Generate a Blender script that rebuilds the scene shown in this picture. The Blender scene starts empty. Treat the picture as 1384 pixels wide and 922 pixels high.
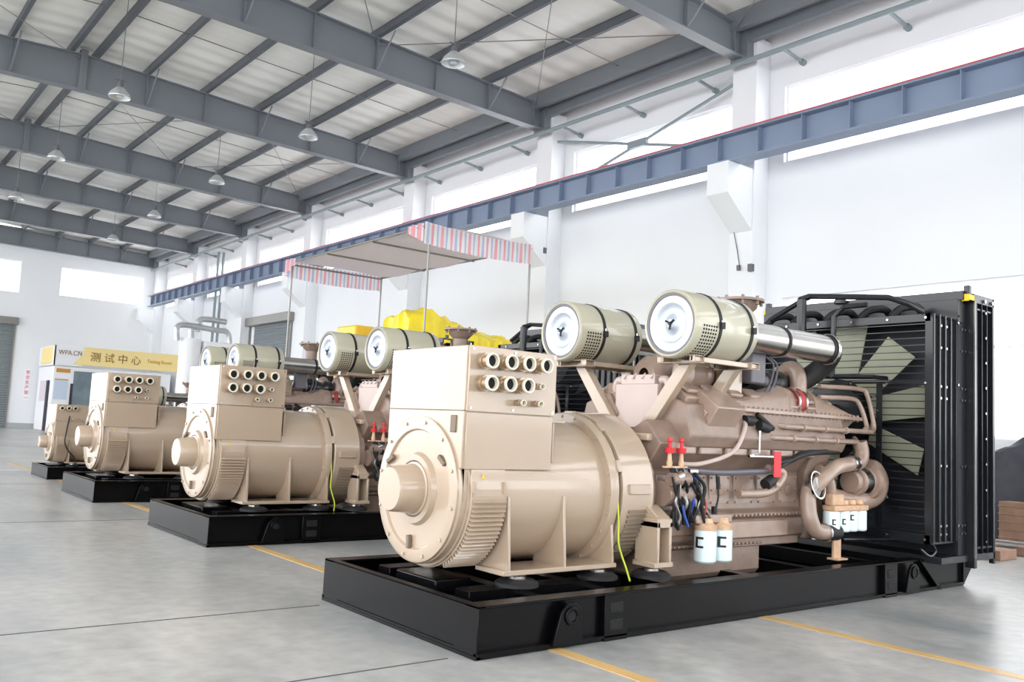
import bpy, bmesh, math, random
from mathutils import Vector, Matrix
random.seed(7)
PI = math.pi
scene = bpy.context.scene

# ------------------------------------------------------------------ camera, world, light, exposure
cam_data = bpy.data.cameras.new('camera')
cam = bpy.data.objects.new('camera', cam_data)
scene.collection.objects.link(cam)
cam_data.sensor_width = 36.0
cam_data.lens = 1194.01 / 1384 * 36.0
cam_data.clip_end = 300
_r = Vector((0.77978662, -0.6241006, 0.04930794)).normalized()
_f = Vector((0.61813452, 0.78002253, 0.09733738)).normalized()
_u = _r.cross(_f).normalized()
_r = _f.cross(_u)
cam.matrix_world = Matrix(((_r.x, _u.x, -_f.x, -2.8035814), (_r.y, _u.y, -_f.y, -3.70236147),
                           (_r.z, _u.z, -_f.z, 1.19404532), (0, 0, 0, 1)))
scene.camera = cam

world = bpy.data.worlds.new('overcast_sky')
scene.world = world
world.use_nodes = True
wn = world.node_tree
wn.nodes['Background'].inputs[0].default_value = (0.965, 0.98, 1.0, 1)
wn.nodes['Background'].inputs[1].default_value = 4.15

vs = scene.view_settings
vs.view_transform = 'Standard'
vs.look = 'None'
vs.exposure = 0.15
vs.gamma = 1.0
vs.use_curve_mapping = False

# ------------------------------------------------------------------ materials
def lin(c):
    return tuple(((v / 255) / 12.92 if v / 255 <= 0.04045 else ((v / 255 + 0.055) / 1.055) ** 2.4) for v in c) + (1,)

def mat(name, rgb, rough=0.5, metal=0.0, coat=0.0, var=0.0, scale=3.0, bump=0.0, bscale=60, spec=0.5):
    m = bpy.data.materials.new(name); m.use_nodes = True
    nt = m.node_tree; b = nt.nodes['Principled BSDF']
    c = lin(rgb)
    b.inputs['Base Color'].default_value = c
    b.inputs['Roughness'].default_value = rough
    b.inputs['Metallic'].default_value = metal
    b.inputs['Coat Weight'].default_value = coat
    b.inputs['Coat Roughness'].default_value = 0.09
    b.inputs['Specular IOR Level'].default_value = spec
    tc = nt.nodes.new('ShaderNodeTexCoord')
    if var > 0:
        n = nt.nodes.new('ShaderNodeTexNoise'); n.inputs['Scale'].default_value = scale
        n.inputs['Detail'].default_value = 5
        nt.links.new(tc.outputs['Object'], n.inputs['Vector'])
        r = nt.nodes.new('ShaderNodeMapRange'); r.inputs[1].default_value = .3; r.inputs[2].default_value = .7
        r.inputs[3].default_value = 1 - var; r.inputs[4].default_value = 1 + var
        nt.links.new(n.outputs['Fac'], r.inputs[0])
        h = nt.nodes.new('ShaderNodeHueSaturation'); h.inputs['Color'].default_value = c
        nt.links.new(r.outputs[0], h.inputs['Value']); nt.links.new(h.outputs[0], b.inputs['Base Color'])
    if bump > 0:
        n2 = nt.nodes.new('ShaderNodeTexNoise'); n2.inputs['Scale'].default_value = bscale
        nt.links.new(tc.outputs['Object'], n2.inputs['Vector'])
        bp = nt.nodes.new('ShaderNodeBump'); bp.inputs['Strength'].default_value = bump
        bp.inputs['Distance'].default_value = .004
        nt.links.new(n2.outputs['Fac'], bp.inputs['Height']); nt.links.new(bp.outputs[0], b.inputs['Normal'])
    return m

M = {
    'tan': mat('tan_gloss_paint', (176, 156, 135), .38, 0, 1.0, .03, 2),
    'tan_dark': mat('tan_recess_paint', (120, 106, 90), .6),
    'eng': mat('pinkish_beige_engine_paint', (160, 137, 123), .36, 0, .4, .12, 7, .25, 40),
    'eng2': mat('beige_cast_iron_paint', (138, 117, 104), .45, 0, .2, .14, 9, .4, 60),
    'pink': mat('pale_pink_heat_shield', (192, 174, 167), .45, 0, .2, .03, 8),
    'cleaner': mat('olive_ivory_paint', (184, 180, 158), .38, 0, .8, .03, 4),
    'white_face': mat('white_inlet_face', (216, 220, 227), .35, 0, .3, .02, 5),
    'dish': mat('dish_metal', (172, 180, 190), .32, .3),
    'blk': mat('gloss_black_paint', (8, 8, 10), .25, 0, .0, .15, 5, spec=.17),
    'blk_rad': mat('satin_black_steel', (22, 24, 29), .35, 0, .2, .15, 3),
    'rub': mat('black_rubber', (24, 24, 26), .6),
    'core': mat('radiator_core', (14, 17, 27), .55),
    'steel': mat('bright_steel', (205, 203, 200), .18, 1.0),
    'tube': mat('polished_tube', (198, 194, 188), .22, 1.0, 0, .03, 3),
    'dull': mat('dull_steel', (150, 148, 145), .4, .9),
    'brass': mat('nickel_gland', (196, 176, 152), .3, .85),
    'ivory': mat('gland_ring', (226, 220, 200), .4),
    'hole': mat('gland_bore', (10, 10, 10), .8),
    'blade': mat('pale_fan_blade', (168, 170, 148), .5, 0, 0, .06, 6),
    'filt': mat('white_filter_can', (222, 238, 240), .3, 0, .4),
    'peach': mat('filter_head_casting', (208, 172, 140), .55, 0, 0, .12, 30),
    'red': mat('red_plastic', (214, 40, 52), .45),
    'redhose': mat('red_silicone_hose', (176, 62, 58), .5),
    'yel': mat('yellow_sticker', (240, 200, 20), .5),
    'yelgreen': mat('earth_wire', (190, 205, 60), .5),
    'blue': mat('blue_wire', (48, 84, 170), .5),
    'graybox': mat('grey_control_box', (108, 106, 112), .5, .2),
    'logo': mat('black_print', (20, 22, 26), .5),
    'beam': mat('blue_grey_steel_paint', (122, 127, 134), .5, 0, .1, .05, .6),
    'girder': mat('crane_girder_paint', (132, 146, 170), .5, 0, .1, .06, .8),
    'rail': mat('red_rail_edge', (206, 84, 92), .5),
    'white': mat('white_plaster', (240, 242, 245), .75, 0, 0, .02, .35, .1, 20),
    'warm': mat('warm_white_plaster', (243, 242, 236), .75, 0, 0, .02, .3, .1, 20),
    'purlin': mat('backlit_purlin_steel', (96, 100, 108), .5),  # darker than the beam paint: backlit shade put into the colour
    'pipe': mat('grey_green_pipe', (136, 150, 154), .5),
    'galv': mat('galvanised_duct', (196, 198, 200), .35, .6, 0, .08, 6),
    'lamp': mat('lamp_reflector', (205, 208, 210), .3, .55),
    'shut': mat('grey_roller_slats', (140, 148, 152), .5, .2),
    'yelsign': mat('yellow_sign_board', (254, 230, 160), .6),
    'signpaint': mat('brown_sign_lettering', (150, 110, 60), .6),
    'signor': mat('orange_sign_lettering', (214, 150, 60), .6),
    'signw': mat('white_panel', (244, 245, 248), .6),
    'paper': mat('pale_blue_poster', (206, 216, 236), .6),
    'pinkpaper': mat('pink_poster', (226, 214, 222), .6),
    'navy': mat('dark_post', (58, 52, 66), .5),
    'glassdark': mat('booth_window', (112, 128, 136), .15, 0, .3, .2, 1.5),
    'redtext': mat('red_wall_lettering', (226, 96, 112), .6),
    'tarp': mat('yellow_tarpaulin', (248, 222, 40), .45, 0, .15, .08, 3, .3, 12),
    'yelbox': mat('yellow_canopy_box', (250, 205, 60), .5, 0, .2),
    'brown': mat('brown_timber', (150, 118, 98), .7, 0, 0, .2, 6),
    'darktarp': mat('dark_sheet', (66, 66, 74), .7, 0, 0, .3, 3),
    'yline': mat('yellow_floor_paint', (206, 170, 112), .45, 0, .1, .12, 2.5),
    'wline': mat('white_floor_paint', (212, 212, 210), .5, 0, .1, .08, 3),
}

def concrete():
    m = bpy.data.materials.new('polished_concrete'); m.use_nodes = True
    nt = m.node_tree; b = nt.nodes['Principled BSDF']; N = nt.nodes.new; L = nt.links.new
    tc = N('ShaderNodeTexCoord')
    mp = N('ShaderNodeMapping'); mp.inputs['Scale'].default_value = (1.0, .45, 1); L(tc.outputs['Object'], mp.inputs[0])
    n1 = N('ShaderNodeTexNoise'); n1.inputs['Scale'].default_value = .7; n1.inputs['Detail'].default_value = 8; n1.inputs['Roughness'].default_value = .62
    L(mp.outputs[0], n1.inputs['Vector'])
    r1 = N('ShaderNodeValToRGB'); e = r1.color_ramp.elements
    e[0].position = .32; e[0].color = lin((134, 139, 140)); e[1].position = .68; e[1].color = lin((186, 183, 179))
    L(n1.outputs['Fac'], r1.inputs[0])
    n2 = N('ShaderNodeTexNoise'); n2.inputs['Scale'].default_value = 9; n2.inputs['Detail'].default_value = 8
    L(tc.outputs['Object'], n2.inputs['Vector'])
    mx = N('ShaderNodeMix'); mx.data_type = 'RGBA'; mx.blend_type = 'OVERLAY'; mx.inputs[0].default_value = .35
    L(r1.outputs[0], mx.inputs[6]); L(n2.outputs['Fac'], mx.inputs[7])
    n3 = N('ShaderNodeTexNoise'); n3.inputs['Scale'].default_value = 1.6; n3.inputs['Detail'].default_value = 3
    L(mp.outputs[0], n3.inputs['Vector'])
    r3 = N('ShaderNodeMapRange'); r3.inputs[1].default_value = .58; r3.inputs[2].default_value = .72; r3.inputs[3].default_value = 0; r3.inputs[4].default_value = .4
    L(n3.outputs['Fac'], r3.inputs[0])
    mx2 = N('ShaderNodeMix'); mx2.data_type = 'RGBA'; mx2.blend_type = 'MULTIPLY'; mx2.inputs[7].default_value = (.72, .77, .78, 1)
    L(r3.outputs[0], mx2.inputs[0]); L(mx.outputs[2], mx2.inputs[6]); L(mx2.outputs[2], b.inputs['Base Color'])
    rr = N('ShaderNodeMapRange'); rr.inputs[3].default_value = .22; rr.inputs[4].default_value = .42
    L(n1.outputs['Fac'], rr.inputs[0]); L(rr.outputs[0], b.inputs['Roughness'])
    b.inputs['Specular IOR Level'].default_value = .45
    return m
M['floor'] = concrete()

def roofmat():
    m = mat('insulated_roof_sheet', (214, 213, 206), .6)
    nt = m.node_tree; b = nt.nodes['Principled BSDF']; N = nt.nodes.new; L = nt.links.new
    tc = N('ShaderNodeTexCoord')
    w = N('ShaderNodeTexWave'); w.bands_direction = 'Y'; w.inputs['Scale'].default_value = .5; w.inputs['Distortion'].default_value = .15
    L(tc.outputs['Object'], w.inputs['Vector'])
    bp = N('ShaderNodeBump'); bp.inputs['Strength'].default_value = .8; bp.inputs['Distance'].default_value = .06
    L(w.outputs['Fac'], bp.inputs['Height']); L(bp.outputs[0], b.inputs['Normal'])
    n = N('ShaderNodeTexNoise'); n.inputs['Scale'].default_value = .5; n.inputs['Detail'].default_value = 6
    L(tc.outputs['Object'], n.inputs['Vector'])
    r = N('ShaderNodeValToRGB'); r.color_ramp.elements[0].position = .3; r.color_ramp.elements[0].color = lin((238, 237, 232))
    r.color_ramp.elements[1].position = .7; r.color_ramp.elements[1].color = lin((252, 251, 248))
    L(n.outputs['Fac'], r.inputs[0]); L(r.outputs[0], b.inputs['Base Color'])
    return m
M['roof'] = roofmat()

def glassmat():
    m = bpy.data.materials.new('window_glass'); m.use_nodes = True
    nt = m.node_tree; nt.nodes.clear(); N = nt.nodes.new
    o = N('ShaderNodeOutputMaterial'); t = N('ShaderNodeBsdfTransparent'); g = N('ShaderNodeBsdfGlossy'); g.inputs['Roughness'].default_value = .05
    mx = N('ShaderNodeMixShader'); mx.inputs[0].default_value = .06
    nt.links.new(t.outputs[0], mx.inputs[1]); nt.links.new(g.outputs[0], mx.inputs[2]); nt.links.new(mx.outputs[0], o.inputs[0])
    return m
M['glass'] = glassmat()

def stripes():
    m = bpy.data.materials.new('striped_awning_cloth'); m.use_nodes = True
    nt = m.node_tree; b = nt.nodes['Principled BSDF']; N = nt.nodes.new; L = nt.links.new
    tc = N('ShaderNodeTexCoord'); sx = N('ShaderNodeSeparateXYZ'); L(tc.outputs['Object'], sx.inputs[0])
    mu = N('ShaderNodeMath'); mu.operation = 'MULTIPLY'; mu.inputs[1].default_value = 4.6; L(sx.outputs['X'], mu.inputs[0])
    fr = N('ShaderNodeMath'); fr.operation = 'FRACT'; L(mu.outputs[0], fr.inputs[0])
    r = N('ShaderNodeValToRGB'); r.color_ramp.interpolation = 'CONSTANT'
    e = r.color_ramp.elements; e[0].position = 0; e[0].color = lin((250, 184, 197)); e[1].position = .26; e[1].color = lin((252, 250, 254))
    a = e.new(.52); a.color = lin((196, 208, 241)); a = e.new(.72); a.color = lin((248, 246, 250))
    L(fr.outputs[0], r.inputs[0]); L(r.outputs[0], b.inputs['Base Color']); b.inputs['Roughness'].default_value = .7
    # thin cloth lets daylight through
    tr = N('ShaderNodeBsdfTranslucent'); L(r.outputs[0], tr.inputs[0])
    mx = N('ShaderNodeMixShader'); mx.inputs[0].default_value = .45
    L(b.outputs[0], mx.inputs[1]); L(tr.outputs[0], mx.inputs[2]); L(mx.outputs[0], nt.nodes['Material Output'].inputs[0])
    return m
M['stripe'] = stripes()
def clothmat():
    m = bpy.data.materials.new('pale_pink_awning_top'); m.use_nodes = True
    nt = m.node_tree; b = nt.nodes['Principled BSDF']; N = nt.nodes.new; L = nt.links.new
    b.inputs['Base Color'].default_value = lin((255, 250, 254)); b.inputs['Roughness'].default_value = .8
    tr = N('ShaderNodeBsdfTranslucent'); tr.inputs[0].default_value = lin((250, 236, 242))
    mx = N('ShaderNodeMixShader'); mx.inputs[0].default_value = .5
    L(b.outputs[0], mx.inputs[1]); L(tr.outputs[0], mx.inputs[2]); L(mx.outputs[0], nt.nodes['Material Output'].inputs[0])
    return m
M['cloth'] = clothmat()

# ------------------------------------------------------------------ mesh helpers
def frame(d):
    d = Vector(d).normalized()
    a = Vector((0, 0, 1)) if abs(d.z) < .9 else Vector((0, 1, 0))
    u = d.cross(a).normalized(); v = u.cross(d)
    return d, u, v

class MB:
    def __init__(s): s.v = []; s.f = []
    def add(s, vs, fs):
        n = len(s.v); s.v += [Vector(p) for p in vs]; s.f += [tuple(i + n for i in f) for f in fs]; return s
    def box(s, x0, x1, y0, y1, z0, z1, mtx=None):
        p = [(x, y, z) for x in (x0, x1) for y in (y0, y1) for z in (z0, z1)]
        if mtx is not None: p = [mtx @ Vector(q) for q in p]
        return s.add(p, [(0, 1, 3, 2), (4, 6, 7, 5), (0, 4, 5, 1), (2, 3, 7, 6), (0, 2, 6, 4), (1, 5, 7, 3)])
    def cyl(s, p0, p1, r0, r1=None, n=24, caps=True):
        if r1 is None: r1 = r0
        p0 = Vector(p0); p1 = Vector(p1); d, u, v = frame(p1 - p0)
        vs = []
        for p, r in ((p0, r0), (p1, r1)):
            for i in range(n):
                a = 2 * PI * i / n; vs.append(p + u * (r * math.cos(a)) + v * (r * math.sin(a)))
        fs = [(i, (i + 1) % n, n + (i + 1) % n, n + i) for i in range(n)]
        if caps: fs += [tuple(range(n - 1, -1, -1)), tuple(range(n, 2 * n))]
        return s.add(vs, fs)
    def lathe(s, p, d, prof, n=40, a0=0, a1=2 * PI):
        # prof: list of (t along d, r)
        p = Vector(p); d, u, v = frame(d); full = abs(a1 - a0 - 2 * PI) < 1e-6
        k = n if full else n + 1; vs = []
        for t, r in prof:
            for i in range(k):
                a = a0 + (a1 - a0) * i / n; vs.append(p + d * t + u * (r * math.cos(a)) + v * (r * math.sin(a)))
        fs = []
        for j in range(len(prof) - 1):
            for i in range(n):
                i2 = (i + 1) % k
                fs.append((j * k + i, j * k + i2, (j + 1) * k + i2, (j + 1) * k + i))
        return s.add(vs, fs)
    def tube(s, pts, r, n=10, smooth=True, caps=True):
        pts = [Vector(p) for p in pts]
        if smooth and len(pts) > 2: pts = catmull(pts)
        d, u, v = frame(pts[1] - pts[0]); vs = []
        for i, p in enumerate(pts):
            if i == 0: t = pts[1] - pts[0]
            elif i == len(pts) - 1: t = pts[-1] - pts[-2]
            else: t = pts[i + 1] - pts[i - 1]
            t.normalize(); u = (u - t * u.dot(t)).normalized(); v = u.cross(t)
            rr = r[i * (len(r) - 1) // max(1, len(pts) - 1)] if isinstance(r, (list, tuple)) else r
            for k in range(n):
                a = 2 * PI * k / n; vs.append(p + u * (rr * math.cos(a)) + v * (rr * math.sin(a)))
        fs = [(j * n + i, j * n + (i + 1) % n, (j + 1) * n + (i + 1) % n, (j + 1) * n + i) for j in range(len(pts) - 1) for i in range(n)]
        if caps: fs += [tuple(range(n - 1, -1, -1)), tuple(range((len(pts) - 1) * n, len(pts) * n))]
        return s.add(vs, fs)
    def prism(s, poly, ax, a0, a1):
        # poly in the two other axes: ax x -> (y,z); y -> (x,z); z -> (x,y)
        n = len(poly)
        def P(q, a): return {'x': (a, q[0], q[1]), 'y': (q[0], a, q[1]), 'z': (q[0], q[1], a)}[ax]
        vs = [P(q, a0) for q in poly] + [P(q, a1) for q in poly]
        fs = [(i, (i + 1) % n, n + (i + 1) % n, n + i) for i in range(n)] + [tuple(range(n - 1, -1, -1)), tuple(range(n, 2 * n))]
        return s.add(vs, fs)
    def build(s, name, m, parent=None, bevel=0.0, seg=2, ang=35, smooth=True):
        me = bpy.data.meshes.new(name); me.from_pydata([tuple(p) for p in s.v], [], s.f)
        bm = bmesh.new(); bm.from_mesh(me); bmesh.ops.recalc_face_normals(bm, faces=bm.faces[:]); bm.to_mesh(me); bm.free()
        me.materials.append(m)
        if smooth:
            me.polygons.foreach_set('use_smooth', [True] * len(me.polygons))
            me.set_sharp_from_angle(angle=math.radians(ang))
        o = bpy.data.objects.new(name, me); scene.collection.objects.link(o)
        if bevel:
            b = o.modifiers.new('bevel', 'BEVEL'); b.width = bevel; b.segments = seg; b.limit_method = 'ANGLE'; b.angle_limit = math.radians(40)
        if parent is not None: o.parent = parent
        return o

def catmull(pts, k=6):
    out = []
    P = [pts[0] * 2 - pts[1]] + pts + [pts[-1] * 2 - pts[-2]]
    for i in range(1, len(P) - 2):
        a, b, c, d = P[i - 1:i + 3]
        for j in range(k):
            t = j / k
            out.append(.5 * ((2 * b) + (c - a) * t + (2 * a - 5 * b + 4 * c - d) * t * t + (3 * b - a - 3 * c + d) * t ** 3))
    out.append(pts[-1]); return out

def empty(name, loc=(0, 0, 0), label=None, cat=None, group=None):
    o = bpy.data.objects.new(name, None); scene.collection.objects.link(o); o.location = loc; o.empty_display_size = .2
    return tag(o, label, cat, group)
def tag(o, label=None, cat=None, group=None, kind=None):
    if label: o['label'] = label
    if cat: o['category'] = cat
    if group: o['group'] = group
    if kind: o['kind'] = kind
    return o
def struct(o): o['kind'] = 'structure'; return o
def copy_tree(o, parent=None):
    c = o.copy(); scene.collection.objects.link(c)
    if parent is not None: c.parent = parent
    for ch in list(o.children): copy_tree(ch, c)
    return c

# ------------------------------------------------------------------ hall
WX = 11.4; YF = 44.1
COLS = [-5.3, 0.6, 6.73, 12.74, 19.08, 26.0, 32.0, 37.93, 43.9]
def zt(x): return 9.62 - .048 * abs(x - 1.64)
def zb(x): return 8.74 - .02 * abs(x - 1.64)

struct(MB().box(-60, 18, -14, YF + .3, -.3, 0).build('floor', M['floor'], smooth=False))  # stretched far outdoors, out of view, to block sky light from below
roof = MB()
for xa, xb in ((-8.2, 1.64), (1.64, WX + .3)):
    roof.add([(xa, -10, zt(xa) + .2), (xb, -10, zt(xb) + .2), (xb, YF + .3, zt(xb) + .2), (xa, YF + .3, zt(xa) + .2),
              (xa, -10, zt(xa) + .3), (xb, -10, zt(xb) + .3), (xb, YF + .3, zt(xb) + .3), (xa, YF + .3, zt(xa) + .3)],
             [(0, 3, 2, 1), (4, 5, 6, 7), (0, 1, 5, 4), (1, 2, 6, 5), (2, 3, 7, 6), (3, 0, 4, 7)])
struct(roof.build('ceiling', M['roof'], smooth=False))

# right wall with upper window strips, low windows and a shutter opening
w = MB()
def wall_piece(y0, y1, z0, z1): w.box(WX, WX + .25, y0, y1, z0, z1)
wins = []
for i in range(len(COLS) - 1):
    a, b = COLS[i], COLS[i + 1]; ya, yb = a + .62, b - .62
    wall_piece(a, ya, 0, 9.35); wall_piece(yb, b, 0, 9.35)
    wall_piece(ya, yb, 8.02, 9.35)
    wins.append((ya, yb, 6.5, 8.02))
    if i in (0, 1):
        wall_piece(ya, yb, 3.88, 6.5); wins.append((ya, yb, 1.38, 3.88)); wall_piece(ya, yb, 0, 1.38)
    elif i == 5:
        wall_piece(ya, 27.7, 0, 6.5); wall_piece(31.7, yb, 0, 6.5) if yb > 31.7 else None
        wall_piece(27.7, yb, 5.1, 6.5)
    else:
        wall_piece(ya, yb, 0, 6.5)
wall_piece(COLS[-1], YF + .3, 0, 9.35)
struct(w.build('wall_right', M['white'], smooth=False))
for k, (ya, yb, z0, z1) in enumerate(wins):
    fr = MB(); t = .05
    fr.box(WX + .08, WX + .16, ya, yb, z0, z0 + t).box(WX + .08, WX + .16, ya, yb, z1 - t, z1)
    for y in (ya + .02, yb - .02): fr.box(WX + .09, WX + .15, y - .02, y + .02, z0 + t, z1 - t)
    if z0 < 3: fr.box(WX + .09, WX + .15, ya, yb, 2.78, 2.84)
    o = fr.build('window_%d' % (k + 1), M['signw'], smooth=False); struct(o)
    MB().box(WX + .115, WX + .125, ya + .02, yb - .02, z0 + .02, z1 - .02).build('window_pane', M['glass'], o, smooth=False)

# unseen wall added behind the camera: window bands for reflected streaks, less side fill
w = MB()
for a, b_ in ((-8.2, -7.6), (-1.6, -.4), (5.0, 5.6), (10.8, WX)): w.box(a, b_, -10.05, -9.8, 0, 9.6)
for a, b_ in ((-7.6, -1.6), (-.4, 5.0), (5.6, 10.8)): w.box(a, b_, -10.05, -9.8, 0, 1.3).box(a, b_, -10.05, -9.8, 3.9, 6.5).box(a, b_, -10.05, -9.8, 8.0, 9.6)
struct(w.build('wall_added_near', M['white'], smooth=False))

# far wall
w = MB(); FW = [(-8.2, 4.72), (6.5, 10.4)]
def fp(x0, x1, z0, z1): w.box(x0, x1, YF, YF + .25, z0, z1)
fp(-8.2, WX, 8.0, 9.62); fp(4.72, 6.5, 0, 8.0); fp(10.4, WX, 0, 8.0); fp(6.5, 10.4, 0, 6.55); fp(-8.2, 4.72, 4.95, 6.45); fp(1.2, 4.72, 6.45, 6.47)
fp(-8.2, 0.6, 0, 4.95); fp(-8.2, 0.6, 6.45, 8.0)
struct(w.build('wall_far', M['white'], smooth=False))
for k, (xa, xb, z0, z1) in enumerate([(0.6, 4.72, 6.45, 8.0), (6.5, 10.4, 6.55, 8.0)]):
    fr = MB().box(xa, xb, YF + .08, YF + .16, z0, z0 + .05).box(xa, xb, YF + .08, YF + .16, z1 - .05, z1)
    for j in (0, 4):
        x = xa + (xb - xa) * j / 4; fr.box(max(xa, x - .02), min(xb, x + .02), YF + .09, YF + .15, z0 + .05, z1 - .05)
    o = fr.build('window_%d' % (len(wins) + k + 1), M['signw'], smooth=False); struct(o)
    MB().box(xa + .02, xb - .02, YF + .115, YF + .125, z0 + .02, z1 - .02).build('window_pane', M['glass'], o, smooth=False)
bb = MB().box(4.8, WX - .01, YF - .04, YF, 0, .25)
struct(bb.build('baseboard_far', mat('grey_skirting', (176, 180, 184), .6), smooth=False))

def shutter(name, mtx, wid, hgt, label=None):
    o = MB()
    n = int(hgt / .11)
    poly = []
    for i in range(n):
        z = i * hgt / n; poly += [(0.0, z), (.035, z + hgt / n * .5)]
    poly += [(0, hgt), (.06, hgt), (.06, 0)]
    o.prism([(p[0], p[1]) for p in poly], 'x', 0, wid)
    s_ = o.build(name, M['shut'], smooth=False); s_.matrix_world = mtx
    h = MB().box(-.15, wid + .15, -.28, .02, hgt, hgt + .35); h.build('shutter_housing', M['dull'], s_, .02)
    g = MB().box(-.08, 0, -.08, .06, 0, hgt).box(wid, wid + .08, -.08, .06, 0, hgt); g.build('guide_rail', M['dull'], s_)
    return struct(s_)
shutter('door_1', Matrix.Translation((0.75, YF, 0)), 3.92, 4.9)
shutter('door_2', Matrix.Translation((WX, 31.65, 0)) @ Matrix.Rotation(-PI / 2, 4, 'Z'), 3.9, 4.8)

# columns with corbels
for i, y in enumerate(COLS[1:], 1):
    zc = 9.0
    c = MB().box(10.95, WX, y - .28, y + .28, 0, zc).build('trim_%d' % i, M['white'], None, .01); struct(c)
    q = MB().prism([(10.95, 5.15), (10.95, 6.36), (10.2, 6.36), (10.2, 5.75)], 'y', y - .25, y + .25)
    q.build('corbel', M['white'], c, .01)

# rafters (I beams across the hall)
for i, y in enumerate(COLS[1:]):
    r = MB(); fl = .13
    xs = [-8.2, 1.64, 10.97]
    for a, b in zip(xs, xs[1:]):
        def slab(z0a, z1a, z0b, z1b, hy):
            r.add([(a, y - hy, z0a), (b, y - hy, z0b), (b, y + hy, z0b), (a, y + hy, z0a), (a, y - hy, z1a), (b, y - hy, z1b), (b, y + hy, z1b), (a, y + hy, z1a)],
                  [(0, 3, 2, 1), (4, 5, 6, 7), (0, 1, 5, 4), (1, 2, 6, 5), (2, 3, 7, 6), (3, 0, 4, 7)])
        slab(zb(a), zb(a) + .025, zb(b), zb(b) + .025, fl)
        slab(zb(a) + .02, zt(a) - .02, zb(b) + .02, zt(b) - .02, .012)
        slab(zt(a) - .025, zt(a), zt(b) - .025, zt(b), fl)
    for x in (-7.6, -6.1, -4.4, -2.9, -1.4, .1, 1.64, 3.13, 4.6, 6.08, 7.6, 9.1, 10.5):
        r.box(x - .01, x + .01, y - fl + .02, y + fl - .02, zb(x) + .02, zt(x) - .02)
    for k, x in enumerate((-4.4, -1.4, .1, 3.13, 6.08, 9.1)):
        for sg in (-1,):
            r.tube([(x + .03, y + sg * .09, zb(x) + .06), (x + .10, y + sg * .62, zt(x) + .03)], .02, 6, False)
    r.box(1.56, 1.72, y - .1, y + .1, zb(1.64) - .02, zt(1.64) + .12)
    r.box(10.75, 11.1, y - .2, y + .2, 8.5, 9.12)
    o = r.build('roof_rafter', M['beam'], smooth=False); struct(o)
# purlins
for x, wd, hd in [(-7.4, .08, .2), (-5.9, .08, .2), (-4.4, .08, .2), (-2.9, .08, .2), (-1.4, .08, .2), (.1, .08, .2), (1.36, .1, .2), (1.92, .1, .2), (3.13, .08, .2), (4.6, .08, .2),
                  (6.08, .08, .2), (7.6, .08, .2), (9.1, .08, .2)]:
    p = MB(); z = zt(x)
    p.box(x - wd / 2, x - wd / 2 + .012, -9, YF, z + .005, z + hd - .01).box(x - wd / 2, x + wd / 2, -9, YF, z, z + .012).box(x - wd / 2, x + wd / 2, -9, YF, z + hd - .02, z + hd - .01)
    struct(p.build('roof_purlin', M['purlin'], smooth=False))
e = MB().box(10.45, 10.6, -9, YF, 9.02, 9.4).box(10.8, 10.95, -9, YF, 8.88, 9.15).box(10.55, 10.85, -9, YF, 9.1, 9.16)
struct(e.build('eaves_beam', M['beam'], None, .01))
# sag rods and roof bracing
rd = MB()
for i in range(len(COLS) - 1):
    ym = (COLS[i] + COLS[i + 1]) / 2
    for a, b in ((-7.4, 1.36), (1.92, 10.5)):
        rd.tube([(a, ym, zt(a) + .03), (b, ym, zt(b) + .03)], .012, 5, False)
for ya, yb in ((COLS[2], COLS[3]), (COLS[3], COLS[4]), (COLS[4], COLS[5]), (COLS[1], COLS[2])):
    for xa, xb in ((-4.4, 1.64), (1.64, 6.08), (6.08, 10.6)):
        if (ya == COLS[3]) and xa > 1: continue
        rd.tube([(xa, ya, zt(xa) - .15), (xb, yb, zt(xb) - .15)], .010, 5, False)
        rd.tube([(xb, ya, zt(xb) - .15), (xa, yb, zt(xa) - .15)], .010, 5, False)
struct(rd.build('roof_tie_rods', M['dull'], smooth=False))

# crane runway girder
g = MB(); gx = 10.4
g.box(gx - .012, gx + .012, -9, 42.6, 6.40, 6.87).box(gx - .16, gx + .16, -9, 42.6, 6.36, 6.40).box(gx - .18, gx + .18, -9, 42.6, 6.87, 6.905)
y = -8.6
while y < 42.5:
    g.box(gx - .15, gx + .15, y - .008, y + .008, 6.40, 6.87); y += .905
gd = g.build('crane_runway_girder', M['girder'], smooth=False)
tag(gd, 'long blue-grey steel crane girder running along the wall on white corbels', 'crane girder')
MB().box(gx - .19, gx + .19, -9, 42.6, 6.905, 6.93).box(gx - .04, gx + .04, -9, 42.6, 6.93, 6.99).build('crane_rail', M['rail'], gd, smooth=False)

# long pipe with stub brackets
p = MB().tube([(10.72, -8, 8.44), (10.72, YF - .1, 8.44)], .05, 10, False)
pp = p.build('wall_pipe', M['pipe']); tag(pp, 'long grey-green pipe under the ends of the roof beams', 'pipe')
y = -6.6
while y < 42:
    MB().tube([(10.72, y, 8.44), (11.39, y, 8.36)], .035, 8, False).cyl((11.3, y, 8.37), (11.395, y, 8.36), .06, n=10).build('wall_bracket', M['pipe'], pp)
    y += 2.05

# wall cross bracing between two columns
b = MB()
ya, yb = 7.02, 12.45; ym = (ya + yb) / 2
for a, c in (((ya, 8.3), (yb, 6.95)), ((yb, 8.3), (ya, 6.95))):
    b.tube([(11.15, a[0], a[1]), (11.15, c[0], c[1])], .035, 8, False)
b.box(11.1, 11.2, ym - .28, ym + .28, 7.55, 7.72)
wb = b.build('cross_brace', M['pipe']); tag(wb, 'grey steel cross brace with a centre plate in front of the high window', 'brace')

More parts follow.
